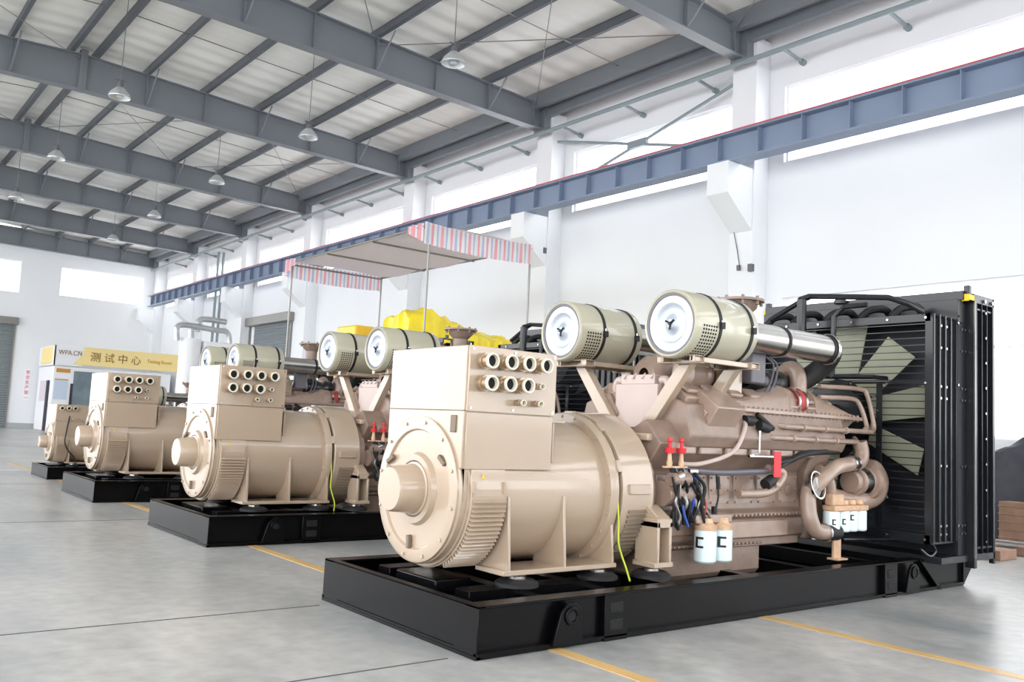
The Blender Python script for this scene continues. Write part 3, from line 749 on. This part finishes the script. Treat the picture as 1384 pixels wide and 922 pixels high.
    for x, z, dz in ((3.965, 1.035, .05), (4.02, 1.04, .07)):
        MB().lathe((x, .28, z), (1, 0, .15), [(-.012, .058), (-.012, .068), (.012, .068), (.012, .058)], 24).build('pipe_clamp', M['steel'], R)
    MB().lathe((3.99, .28, 1.037), (1, 0, .15), [(-.02, .063), (.02, .063)], 24).build('pipe_sleeve', M['rub'], R)
    MB().tube([(3.50, .33, .86), (3.42, .31, .80), (3.40, .30, .70), (3.40, .28, .60), (3.46, .27, .51), (3.60, .27, .49)], .062, 20).build('lower_water_pipe', M['eng'], R)
    MB().lathe((3.58, .27, .488), (1, 0, 0), [(0, .064), (0, .075), (.015, .075), (.015, .064)], 24).lathe((3.47, .29, .44), (0, 0, 1), [(0, 0), (0, .022), (.04, .022)], 10).build('pipe_clamp', M['steel'], R)
    MB().cyl((3.60, .27, .488), (3.76, .27, .488), .064, n=20).build('pump_hose', M['rub'], R)
    MB().lathe((3.46, .27, .86), (.1, -1, .25), [(0, .10), (.0, .112), (.02, .112), (.02, .10), (0, .10)], 28).cyl((3.45, .33, .84), (3.46, .26, .85), .075, n=24).build('filter_clamp_ring', M['steel'], R)
    MB().tube([(3.62, .36, .98), (3.70, .33, .93), (3.74, .32, .82), (3.76, .34, .72)], .048, 14).build('bypass_pipe', M['eng'], R)
    # heat shield and turbo elbows behind the cowl
    hs = MB().box(1.99, 2.17, .63, 1.05, 1.24, 1.56).box(2.0, 2.15, .67, 1.01, 1.56, 1.63)
    for k in range(4): hs.cyl((1.985, .70 + k * .09, 1.60), (2.01, .68 + k * .09, 1.64), .008, n=6)
    hs.build('heat_shield', M['pink'], R, .015)
    for sg in (-1, 1):
        MB().tube([(2.05, CY - .02 + sg * .19, 1.59), (2.05, CY - .02 + sg * .24, 1.59), (2.05, CY - .02 + sg * .265, 1.54), (2.07, CY - .02 + sg * .265, 1.42)], .03, 12).build('shield_pipe', M['pink'], R)
    MB().box(1.70, 2.0, .44, 1.28, 1.15, 1.20).build('bracket_base', M['tan'], R, .01)
    vm = MB().box(2.1, 3.9, .66, 1.06, 1.15, 1.45).cyl((2.15, CY, 1.55), (3.9, CY, 1.55), .09, n=20)
    for k in range(8): vm.cyl((2.25 + k * .22, .62, 1.42), (2.25 + k * .22, CY, 1.56), .04, n=12).cyl((2.25 + k * .22, 1.1, 1.42), (2.25 + k * .22, CY, 1.56), .04, n=12)
    vm.build('exhaust_manifold', M['eng2'], R, .01)
    for sg in (-1, 1):
        tr = MB()
        tr.lathe((2.30, CY + sg * .20, 1.66), (1, 0, 0), [(0, .05), (0, .11), (.05, .15), (.12, .16), (.2, .13), (.24, .09), (.34, .09), (.38, .13), (.46, .13), (.50, .06), (.50, 0)], 28)
        tr.build('turbocharger', M['eng'], R)
        tr = MB().lathe((3.05, CY + sg * .20, 1.66), (1, 0, 0), [(0, .05), (0, .10), (.05, .13), (.12, .14), (.2, .11), (.3, .08), (.34, .11), (.42, .11), (.45, 0)], 28)
        tr.build('turbocharger', M['blk_rad'], R)
    # exhaust outlet
    ex = MB().cyl((3.22, CY, 1.55), (3.22, CY, 2.33), .085, n=24).lathe((3.22, CY, 2.33), (0, 0, 1), [(-.10, .09), (-.05, .14), (0, .15), (0, .20), (.02, .20), (.02, .0)], 32)
    for k in range(8): ex.cyl((3.22 + .175 * math.cos(k * PI / 4), CY + .175 * math.sin(k * PI / 4), 2.30), (3.22 + .175 * math.cos(k * PI / 4), CY + .175 * math.sin(k * PI / 4), 2.37), .013, n=6)
    ex.build('exhaust_outlet', M['eng2'], R)
    MB().box(2.78, 2.96, .40, .50, 1.62, 1.86).build('control_box', M['graybox'], R, .012)
    for q in (0, .05): MB().tube([(2.98 + q, .42, 1.84), (3.05 + q, .40, 1.78), (3.06 + q, .42, 1.66), (3.02 + q, .45, 1.55)], .008, 8).build('box_cable', M['graybox'], R)
    MB().box(2.55, 2.75, .46, .56, 1.50, 1.74).build('tan_bracket_box', M['peach'] if False else M['tan'], R, .01)
    # cleaner brackets and air cleaners
    for sg in (-1, 1):
        Y = lambda v: CY + sg * v
        br = MB()
        for x in ((1.88,) if False else ()):
            br.add([(x - .03, Y(.25), 1.20), (x + .03, Y(.25), 1.20), (x + .03, Y(.33), 1.20), (x - .03, Y(.33), 1.20),
                    (x - .03, Y(.47), 1.69), (x + .03, Y(.47), 1.69), (x + .03, Y(.55), 1.69), (x - .03, Y(.55), 1.69)],
                   [(0, 1, 5, 4), (1, 2, 6, 5), (2, 3, 7, 6), (3, 0, 4, 7), (0, 3, 2, 1), (4, 5, 6, 7)])
        for x in (1.96, 2.46):
            br = MB(); q0, q1 = Y(.06), Y(.19); t0, t1 = Y(.47), Y(.58)
            br.add([(x - .035, q0, 1.19), (x + .035, q0, 1.19), (x + .035, q1, 1.19), (x - .035, q1, 1.19),
                    (x - .035, t0, 1.69), (x + .035, t0, 1.69), (x + .035, t1, 1.69), (x - .035, t1, 1.69)],
                   [(0, 1, 5, 4), (1, 2, 6, 5), (2, 3, 7, 6), (3, 0, 4, 7), (0, 3, 2, 1), (4, 5, 6, 7)])
            bo_ = br.build('cleaner_bracket', M['tan'], R, .004, 1)
        sh = MB()
        for x in (1.88, 2.50):
            a, b_ = sorted((Y(.36), Y(.70)))
            sh.box(x - .05, x + .05, a, b_, 1.735, 1.742).box(x - .05, x + .05, a, b_, 1.69, 1.697).box(x - .05, x - .044, a, a + .05, 1.697, 1.735).box(x - .05, x - .044, b_ - .05, b_, 1.697, 1.735).box(x + .044, x + .05, a, b_, 1.697, 1.735)
        for y_ in (.40, .66):
            a, b_ = sorted((Y(y_), Y(y_ + .02))); sh.box(1.83, 2.56, a, b_, 1.70, 1.735)
        sh.build('cleaner_shelf', M['tan'], bo_, .003, 1)
        ax = Vector((0, Y(.53 if sg < 0 else .59), 1.955 if sg < 0 else 1.965)); X0 = 1.76
        cb = MB().lathe(ax, (1, 0, 0), [(X0 + .03, .205), (X0, .215), (X0 - .005, .225), (X0 + .005, .235), (X0 + .02, .238), (X0 + .66, .238), (X0 + .68, .23), (X0 + .68, .12)], 56)
        ca = cb.build('air_cleaner', M['cleaner'], R)
        MB().lathe(ax, (1, 0, 0), [(X0 + .014, .216), (X0 + .004, .214), (X0 + .006, .196), (X0 + .03, .194)], 56).build('seal_ring', M['graybox'], ca)
        MB().lathe(ax, (1, 0, 0), [(X0 + .03, .196), (X0 + .012, .194), (X0 + .006, .185), (X0 + .006, .145), (X0 + .022, .135)], 48).build('inlet_face', M['white_face'], ca)
        MB().lathe(ax, (1, 0, 0), [(X0 + .022, .136), (X0 + .034, .11), (X0 + .028, .06), (X0 + .004, .03), (X0 + .004, .0)], 48).build('inlet_dish', M['dish'], ca)
        wg = MB()
        for k in range(3):
            a = k * 2 * PI / 3 + .5; d = Vector((0, math.cos(a), math.sin(a))); p0 = ax + Vector((X0 + .002, 0, 0))
            wg.tube([p0, p0 + d * .042 + Vector((-.006, 0, 0))], .007, 6, False)
        wg.cyl(ax + Vector((X0 + .01, 0, 0)), ax + Vector((X0 - .012, 0, 0)), .012, n=10)
        wg.build('wing_nut', M['logo'], ca)
        for t_ in (.235, .585):
            MB().lathe(ax, (1, 0, 0), [(X0 + t_, .238), (X0 + t_, .243), (X0 + t_ + .028, .243), (X0 + t_ + .028, .238)], 56).box(X0 + t_ - .005, X0 + t_ + .033, ax.y - .262, ax.y - .238, 1.93, 1.975).build('clamp_band', M['rub'], ca)
        pf = MB()
        for i in range(6):
            for k in range(14):
                a = math.radians(-4 - k * 6); 
                for side in (-1,):
                    c_ = ax + Vector((X0 + .075 + i * .026, side * .2385 * math.cos(a), .2385 * math.sin(a)))
                    n_ = Vector((0, side * math.cos(a), math.sin(a)))
                    pf.cyl(c_ - n_ * .002, c_ + n_ * .001, .0085, n=6)
        pf.build('perforation', M['hole'], ca)
        for t_ in (.245, .595):
            MB().cyl(ax + Vector((X0 + t_ + .01, -.246, .0)), ax + Vector((X0 + t_ + .01, -.246, .03)), .008, n=8).build('band_bolt', M['steel'], ca)
        tb_ = MB().lathe(ax, (1, 0, 0), [(X0 + .68, .12), (X0 + .72, .12), (X0 + .74, .112), (X0 + 1.90, .112)], 40).build('intake_tube', M['tube'], R)
        for t_ in (1.24, 1.86): MB().lathe(ax, (1, 0, 0), [(X0 + t_, .112), (X0 + t_, .118), (X0 + t_ + .025, .118), (X0 + t_ + .025, .112)], 40).build('tube_clamp', M['rub'], tb_)
        el = MB().lathe(ax, (1, 0, 0), [(X0 + 1.89, .112), (X0 + 1.93, .122), (X0 + 1.95, .12), (X0 + 1.98, .10)], 36).tube([ax + Vector((X0 + 1.93, 0, 0)), ax + Vector((X0 + 2.01, -sg * .02, -.03)), ax + Vector((X0 + 2.03, -sg * .10, -.12)), ax + Vector((X0 + 1.97, -sg * .2, -.22)), ax + Vector((X0 + 1.85, -sg * .28, -.30))], .085, 20)
        el.build('rubber_elbow', M['rub'], tb_)
        MB().lathe(ax, (1, 0, 0), [(X0 + 1.90, .1225), (X0 + 1.905, .128), (X0 + 1.93, .128), (X0 + 1.935, .122)], 40).build('elbow_clamp', M['steel'], tb_)
    MB().cyl((2.35, CY - .42, 1.70), (2.35, CY - .42, 1.82), .03, n=10).build('shelf_stud', M['steel'], R)
    # ---- radiator
    rb = MB()
    # shroud sides / top / bottom, X 4.55..4.97
    rb.box(4.56, 4.97, -.10, -.085, .42, 2.32).box(4.56, 4.97, 1.805, 1.82, .42, 2.32).box(4.56, 4.97, -.10, 1.82, 2.30, 2.33).box(4.56, 4.97, -.10, 1.82, .40, .43)
    for x in (4.56, 4.66, 4.76, 4.86, 4.96): rb.box(x - .008, x + .012, -.125, -.09, .42, 2.33).box(x - .008, x + .012, 1.81, 1.845, .42, 2.33)
    rb.box(4.97, 5.60, -.10, -.09, .30, 2.5).box(4.97, 5.60, 1.81, 1.82, .30, 2.5)
    rb.box(4.545, 4.56, -.12, -.05, .40, 2.33).box(4.545, 4.56, 1.77, 1.84, .40, 2.33).box(4.545, 4.56, -.1, 1.82, 2.26, 2.33).box(4.545, 4.56, -.1, 1.82, .40, .48)
    rad = rb.build('fan_shroud', M['blk_rad'], R, .003, 1)
    rc = MB().box(4.97, 5.12, -.13, 1.85, .27, 2.48).box(5.16, 5.60, -.12, 1.84, .27, 2.52)
    rc.build('radiator_core', M['core'], R, .004, 1)
    rf = MB()
    for y0, y1, yo in ((-.20, -.12, -.2), (1.84, 1.92, 1.92)):
        rf.box(5.12, 5.17, y0, y1, .19, 2.56)
        a, b_ = sorted((y0 + (.02 if y0 < 0 else -.0), y1))
        rf.box(5.58, 5.62, y0 + .04 if y0 < 0 else y0, y1 if y0 < 0 else y1 - .04, .20, 2.58)
        for x in (5.27, 5.37, 5.47): rf.box(x - .005, x + .005, a + .02 if y0 < 0 else y0, y1 if y0 < 0 else b_ - .03, .3, 2.5)
        for k in range(2): rf.box(5.17, 5.58, a + .03 if y0 < 0 else y0, y1 if y0 < 0 else b_ - .04, .34 + k * 2.1, .36 + k * 2.1)
    rf.box(5.0, 5.62, -.16, 1.88, 2.50, 2.58).box(4.62, 5.62, -.16, 1.88, .245, .30).box(4.95, 5.05, -.14, 1.86, 2.3, 2.5)
    rfo = rf.build('radiator_frame', M['blk_rad'], R, .003, 1)
    MB().box(5.115, 5.13, -.212, -.198, .28, 2.50).build('post_edge', M['dull'], rfo, .002, 1)
    bl = MB()
    def dot(x, y, z, r=.011, ax=(0, -1, 0)): bl.cyl((x, y, z), tuple(Vector((x, y, z)) + Vector(ax) * .012), r, n=8)
    for z in (.48, .55, 1.05, 1.62, 1.72, 2.05, 2.24):
        for x in (4.71, 4.81): dot(x, -.10, z)
        dot(5.02, -.132, z); dot(5.08, -.132, z)
    for k in range(10): dot(5.42, -.16, .40 + k * .225)
    for z in (2.50, 2.44, .7, 1.9): dot(4.965, -.128, z - .15, .012)
    dot(5.40, -.165, 2.53, .018); dot(5.55, -.165, 2.53, .018)
    for y in (-.06, .28, .62, .96, 1.3, 1.64):
        for z in (2.295, 1.74, .44): dot(4.545, y, z, .010, (-1, 0, 0))
    for z in (.8, 1.2, 1.5): dot(4.545, .36, z, .009, (-1, 0, 0))
    tag(bl.build('frame_bolts', M['steel'], rfo), kind='stuff')
    # wire guard
    gd_ = MB()
    for k in range(30): z = .50 + k * .06; gd_.box(4.548, 4.554, -.09, 1.81, z, z + .008)
    for y in (.33, 1.36): gd_.box(4.543, 4.557, y, y + .05, .45, 1.74)
    gd_.box(4.542, 4.556, -.09, 1.81, 1.735, 1.755).build('fan_guard', M['blk_rad'], rad, smooth=False)
    MB().box(4.93, 4.95, -.08, 1.80, .44, 2.30).build('core_face', M['core'], rad)
    for k in range(10):
        a = math.radians(98 + k * 36)
        r0, r1 = .34, .87; w0, w1 = .10, .13; tilt = .06
        d = Vector((0, math.cos(a), math.sin(a))); t = Vector((0, -math.sin(a), math.cos(a))); c_ = Vector((4.74, CY, 1.45))
        vs_ = []
        for off in (0, .008):
            for r_, w_ in ((r0, w0), (r1, w1)):
                for s_ in (-1, 1): vs_.append(c_ + d * r_ + t * (w_ * s_) + Vector((tilt * s_ + off, 0, 0)))
        MB().add(vs_, [(0, 1, 3, 2), (4, 6, 7, 5), (0, 2, 6, 4), (1, 5, 7, 3), (0, 4, 5, 1), (2, 3, 7, 6)]).build('fan_blade', M['blade'], R, .003, 1)
    MB().cyl((4.62, CY, 1.45), (4.86, CY, 1.45), .30, n=36).cyl((4.5, CY, 1.40), (4.62, CY, 1.45), .12, n=20).build('fan_rotor', M['blk_rad'], R)
    # handrail frame
    hr = MB()
    hr.tube([(4.45, 1.42, 2.36), (4.42, 1.22, 2.44), (4.40, .97, 2.545), (4.40, .20, 2.47), (4.42, .02, 2.40), (4.48, -.08, 2.33)], .026, 10, False)
    hr.tube([(4.30, .98, 2.50), (4.30, .98, 2.15)], .045, 10, False).tube([(4.45, .42, 2.43), (4.40, .62, 2.42), (4.38, .70, 2.33), (4.36, .70, 1.78)], .024, 10, False)
    hr.tube([(4.3, 1.0, 2.5), (4.4, .97, 2.54)], .03, 8, False)
    hr.tube([(4.36, 1.3, 1.80), (4.36, .30, 1.78), (4.53, .28, 1.78)], .02, 10, False)
    hr.build('pipe_guard_frame', M['blk_rad'], R)
    th = MB()
    for y in (.15, .45, .8, 1.15, 1.45): th.tube([(4.95, y, 2.36), (4.80, y, 2.43), (4.68, y + .08, 2.41), (4.62, y + .14, 2.33)], .035, 10)
    th.build('top_hoses', M['rub'], R)
    MB().lathe((4.98, 1.0, 2.55), (0, 0, 1), [(0, .06), (.03, .06), (.04, .05), (.04, 0)], 20).build('filler_cap', M['blk_rad'], R)
    for y in (-.165, 1.885):
        lgb = MB().box(5.04, 5.09, y - .03, y + .02, 2.50, 2.63).build('lifting_eye', M['blk_rad'], R, .006)
        MB().box(5.02, 5.115, y - .04, y - .031, 2.50, 2.545).box(5.02, 5.03, y - .035, y + .03, 2.49, 2.55).build('yellow_sticker', M['yel'], lgb)
    # coolant rods beneath the radiator
    MB().tube([(3.9, .30, .42), (4.6, .24, .40)], .014, 8, False).tube([(4.5, -.04, .36), (4.62, -.06, .30), (4.72, -.06, .34), (4.66, -.06, .40)], .012, 8).build('drain_line', M['blk_rad'], R)
    return R

G1 = make_genset()
gl = 'beige alternators and engines on black skids standing in a row'
tag(G1, 'large beige diesel generator with black radiator on a black skid, nearest the camera', 'generator', gl)
G2 = copy_tree(G1); G2.location = (.111, 4.186, 0); tag(G2, 'beige diesel generator directly behind and left of the nearest one', 'generator', gl)
G3 = copy_tree(G1); G3.location = (.133, 8.264, 0); tag(G3, 'third beige diesel generator of the row, seen in front of the small last one', 'generator', gl)
G4 = copy_tree(G1); G4.location = (.34, 12.04, 0); G4.scale = (.73, .73, .73); tag(G4, 'smallest and farthest beige generator of the row, with a black cable hanging off its box', 'generator', gl)
for g in (G2, G3, G4):
    for c in g.children:
        if c.name.startswith('fan_blade'):
            c.data = c.data.copy(); c.data.materials[0] = M['blk_rad']  # rear blades coloured black to stand in for shade behind their guards
tbx = [c for c in G4.children if c.name.startswith('terminal_box')][0]
gls = [c for c in tbx.children if c.name.startswith('cable_gland')]
for g_ in gls[3:8]:
    for c in list(g_.children): bpy.data.objects.remove(c, do_unlink=True)
    bpy.data.objects.remove(g_, do_unlink=True)
MB().tube([(.42, .36, 1.40), (.38, .33, 1.1), (.36, .31, .8), (.46, .30, .6), (.60, .32, .45), (.62, .34, .30)], .014, 8).build('hanging_cable', M['rub'], G4)

# ------------------------------------------------------------------ canopy
CN = empty('striped_canopy', (6.2, 10.3, 0), 'pale canopy with red and blue striped valances on thin posts behind the generators', 'canopy')
cw_, cl_, ch = 2.5, 6.2, 4.95
sh = MB(); nx, ny = 10, 14
for t_ in (0,):
    base = len(sh.v)
    for i in range(nx + 1):
        for j in range(ny + 1):
            u, v = i / nx, j / ny
            sh.v.append(Vector((u * cw_ - (.12 * (1 - u)), v * cl_, ch + t_ + .05 * math.sin(PI * u) - .07 * abs(math.sin(3 * PI * v)))))
    for i in range(nx):
        for j in range(ny):
            a = base + i * (ny + 1) + j; sh.f.append((a, a + 1, a + ny + 2, a + ny + 1))
sh.build('canopy_sheet', M['cloth'], CN)
for y0, sg in ((0, -1), (cl_, 1)):
    vl = MB(); n = 60
    for i in range(n + 1):
        x = -.16 + (cw_ + .16) * i / n; wv = .03 * math.sin(i * 1.7)
        for z in (0, -.2, -.42): vl.v.append(Vector((x, y0 + wv * (-z) * 2.0 - .02, ch + z + .05 - .05 * math.sin(PI * i / n))))
    for i in range(n):
        for k in range(2): vl.f.append((i * 3 + k, i * 3 + k + 1, i * 3 + k + 4, i * 3 + k + 3))
    vo = vl.build('valance', M['stripe'], CN)
    # short return of the cloth at the corner
    rt = MB()
    for j in range(9):
        yy = y0 + (1 if y0 == 0 else -1) * j * .07
        for z in (0, -.38 + j * .03): rt.v.append(Vector((-.17 + .04 * math.sin(j * 2) , yy, ch + z + .03)))
    rt.f = [(2 * j, 2 * j + 1, 2 * j + 3, 2 * j + 2) for j in range(8)]
    ro = rt.build('corner_flap', M['stripe'], CN)
for x in (.0, cw_):
    for y in (.05, cl_ - .05): MB().tube([(x, y, 0), (x, y, ch - .02)], .022, 8, False).build('canopy_post', M['dull'], CN)
fr = MB()
for x in (-.12, cw_): fr.tube([(x, 0, ch - .03), (x, cl_, ch - .03)], .025, 8, False)
for y in (.05, cl_ * .33, cl_ * .66, cl_ - .05): fr.tube([(-.12, y, ch - .06), (cw_, y, ch - .06)], .022, 8, False)
fr.build('canopy_frame', M['dull'], CN)

# ------------------------------------------------------------------ tarp covered machine
def tarp(name, x0, x1, y0, y1, hf, matr, seed, label, cat, n=26):
    rs = random.Random(seed); from mathutils import noise
    m = MB(); nx = n; ny = 14
    def P(i, j):
        u, v = i / nx, j / ny
        h = hf(u, v) + .14 * (noise.noise(Vector((u * 9 + seed, v * 3, .3)))) + .07 * noise.noise(Vector((u * 22, v * 7, seed))) - .10 * (2 * v - 1) ** 4
        return Vector((x0 + (x1 - x0) * u, y0 + (y1 - y0) * v, h))
    top = [[P(i, j) for j in range(ny + 1)] for i in range(nx + 1)]
    for r in top: m.v += r
    for i in range(nx):
        for j in range(ny):
            a = i * (ny + 1) + j; m.f.append((a, a + ny + 1, a + ny + 2, a + 1))
    edge = [(i, 0) for i in range(nx + 1)] + [(nx, j) for j in range(1, ny + 1)] + [(i, ny) for i in range(nx - 1, -1, -1)] + [(0, j) for j in range(ny - 1, 0, -1)]
    ring0 = [i * (ny + 1) + j for i, j in edge]; k = len(edge); prev = ring0
    for lv in range(1, 8):
        cur = []
        for q, (i, j) in enumerate(edge):
            p = top[i][j].copy(); p.z *= (1 - lv / 7)
            c = Vector(((x0 + x1) / 2, (y0 + y1) / 2, p.z)); out = (p - c); out.z = 0; out.normalize()
            p += out * (.05 * math.sin(q * .9 + lv * .3) + .02 * lv)
            m.v.append(p); cur.append(len(m.v) - 1)
        for q in range(k): m.f.append((prev[q], prev[(q + 1) % k], cur[(q + 1) % k], cur[q]))
        prev = cur
    m.f.append(tuple(prev))
    o = m.build(name, matr, ang=60); tag(o, label, cat); return o
tarp('covered_machine', 6.45, 9.7, 11.3, 12.3, lambda u, v: 3.22 + .35 * math.exp(-((u - .18) / .16) ** 2) - .12 * u, M['tarp'], 2, 'tall machine under a crumpled bright yellow tarpaulin below the canopy', 'covered machine', 70)
for k, (x, y, z, s) in enumerate(((6.75, 11.25, 3.1, .16), (6.95, 11.22, 2.9, .14), (6.55, 11.3, 3.2, .1))): pass
o = empty('enclosed_generator', (6.5, 13.6, 0), 'boxy yellow machine enclosure standing behind the second generator', 'machine enclosure')
MB().box(0, .5, 0, .9, .2, 3.28).build('enclosure_body', M['yelbox'], o, .04)
MB().box(-.05, .55, -.05, .95, 0, .2).build('base_frame', M['blk'], o, .01)
MB().box(.06, .44, -.015, 0, .5, 2.8).build('enclosure_door', M['yelbox'], o, .01)

# ------------------------------------------------------------------ test centre booth
B = empty('test_booth', (5.9, 40.6, 0), 'white test centre booth with a yellow lettered sign board by the far wall', 'booth')
MB().box(0, 5.2, 0, 3.3, 0, 2.95).build('booth_wall', M['signw'], B, .02)
MB().box(-.05, 1.15, -.06, .0, 3.0, 3.95).box(-.05, .0, -.06, 3.2, 3.0, 3.9).build('sign_panel', M['signw'], B)
MB().box(1.15, 5.45, -.08, -.0, 3.08, 3.92).prism([(1.15, 3.08), (1.15, 3.6), (.75, 3.08)], 'y', -.075, -.0).box(-.08, -.05, .3, 2.6, 3.1, 3.85).build('sign_board', M['yelsign'], B)
MB().box(.84, 1.75, -.03, .0, 1.0, 2.78).build('booth_window', M['glassdark'], B, .01)
MB().box(1.95, 4.6, -.03, .0, .6, 2.78).build('booth_window', M['glassdark'], B, .01)
MB().box(.74, .84, -.06, .0, .3, 2.2).build('door_jamb', M['navy'], B)
MB().box(.06, .62, -.02, 0, 1.45, 2.35).build('poster', M['paper'], B)
MB().box(.06, .62, -.025, 0, 2.33, 2.38).box(.1, .68, -.02, 0, 2.68, 2.86).build('poster_heading', M['signor'], B)
MB().box(-.02, 0, 1.2, 2.6, 1.35, 2.3).build('poster', M['pinkpaper'], B)
MB().box(-.08, .0, .62, .95, 0, 2.3).build('booth_door_post', M['navy'], B)
def text(body, size, loc, m, parent, rot=(PI / 2, 0, 0), sx=1.0, nm='sign_lettering'):
    c = bpy.data.curves.new(nm, 'FONT'); c.body = body; c.size = size; c.extrude = .006; c.align_x = 'LEFT'
    c.materials.append(m)
    tmp = bpy.data.objects.new('tmp', c); me = bpy.data.meshes.new_from_object(tmp); bpy.data.objects.remove(tmp)
    me.name = nm; o = bpy.data.objects.new(nm, me); scene.collection.objects.link(o)
    o.location = loc; o.rotation_euler = rot; o.scale = (sx, 1, 1)
    if parent is not None: o.parent = parent
    return o
text('测 试 中 心', .47, (1.45, -.09, 3.32), M['signpaint'], B, sx=1.0)
text('Testing Room', .24, (4.0, -.09, 3.42), M['signor'], B, sx=.85)
text('WPA.CN', .30, (.10, -.07, 3.5), M['signpaint'], B, sx=.85)
bn = MB().box(5.32, 5.62, YF - .02, YF - .004, 1.35, 2.85).build('wall_banner', M['signw'], smooth=False)
tag(bn, 'narrow wall strip with red vertical lettering beside the roller shutter', 'banner')
for i, ch_ in enumerate('安全生产第一'):
    text(ch_, .2, (5.37, YF - .03, 2.62 - i * .245), M['redtext'], bn)

# pipework / ducts behind the second generator
D = empty('exhaust_scrubber', (6.4, 24.0, 0), 'white and galvanised exhaust ducts with elbows rising behind the rear generators', 'duct')
MB().cyl((0, 0, 0), (0, 0, 3.45), .32, n=28).build('duct_riser', M['white'], D)
MB().box(.35, 1.45, -.3, .5, 0, 3.4).build('duct_cabinet', M['signw'], D, .03)
MB().tube([(-.45, -.1, 3.35), (-.48, -.1, 3.75), (-.2, -.1, 3.85), (.7, 0, 3.80), (1.15, 0, 3.75), (1.25, 0, 3.2)], .085, 12).tube([(.2, .1, 3.7), (.25, .1, 4.05), (.5, .1, 4.12), (1.1, .1, 4.1)], .09, 12).tube([(0, 0, 3.4), (0, 0, 3.8), (.3, 0, 3.85)], .10, 12).build('duct_pipes', M['galv'], D)
rp = MB()
for dx in (0, .22): rp.tube([(10.9 + dx, 34.8, 0), (10.9 + dx, 34.8, 8.3)], .06, 8, False)
tag(rp.build('down_pipe', M['pipe']), 'pair of grey vertical pipes rising up the wall near the far corner', 'pipe')

# things at the right edge, by the wall
t = tarp('covered_pallet', 10.3, 11.2, .8, 2.3, lambda u, v: 1.22 + .12 * math.sin(v * 5), M['darktarp'], 5, 'dark sheeted pile against the wall at the right photo edge', 'covered pile', 12)
c = MB().box(9.55, 9.85, 1.0, 1.45, .04, .55); 
for k in range(5): c.box(9.54, 9.86, .99, 1.46, .08 + k * .1, .1 + k * .1)
tag(c.build('wooden_crate', M['brown'], None, .006), 'brown slatted crate in front of the dark sheeted pile', 'crate')
for i, (x, y, lb) in enumerate(((7.6, .72, 'brown timber block on the floor just right of the front radiator, nearer one'), (8.35, .62, 'brown timber block on the floor farther right of the front radiator'))):
    tag(MB().box(x, x + .42, y - .1, y + .16, 0, .11).build('timber_block', M['brown'], None, .008), lb, 'timber block', 'timber blocks on the floor')
tag(MB().tube([(8.9, 1.2, .06), (9.0, -2.5, .06)], .055, 12, False).build('steel_tube', M['dull']), 'long dull steel tube lying on the floor behind the timber blocks', 'tube')
# small wall items on the column
for i, (y, z, lb) in enumerate(((6.40, 4.35, 'small black junction box on the first white column'), (12.47, 5.45, 'small black fitting on the second white column'))):
    o = MB().box(10.86, 10.95, y, y + .09, z, z + .14).box(10.88, 10.93, y + .3, y + .36, z - .05 + .1, z + .15).tube([(10.93, y + .33, z + .15), (10.93, y + .4, z + .5), (10.93, y + .5, z + .9)], .008, 6).build('junction_box', M['graybox'])
    tag(o, lb, 'junction box')
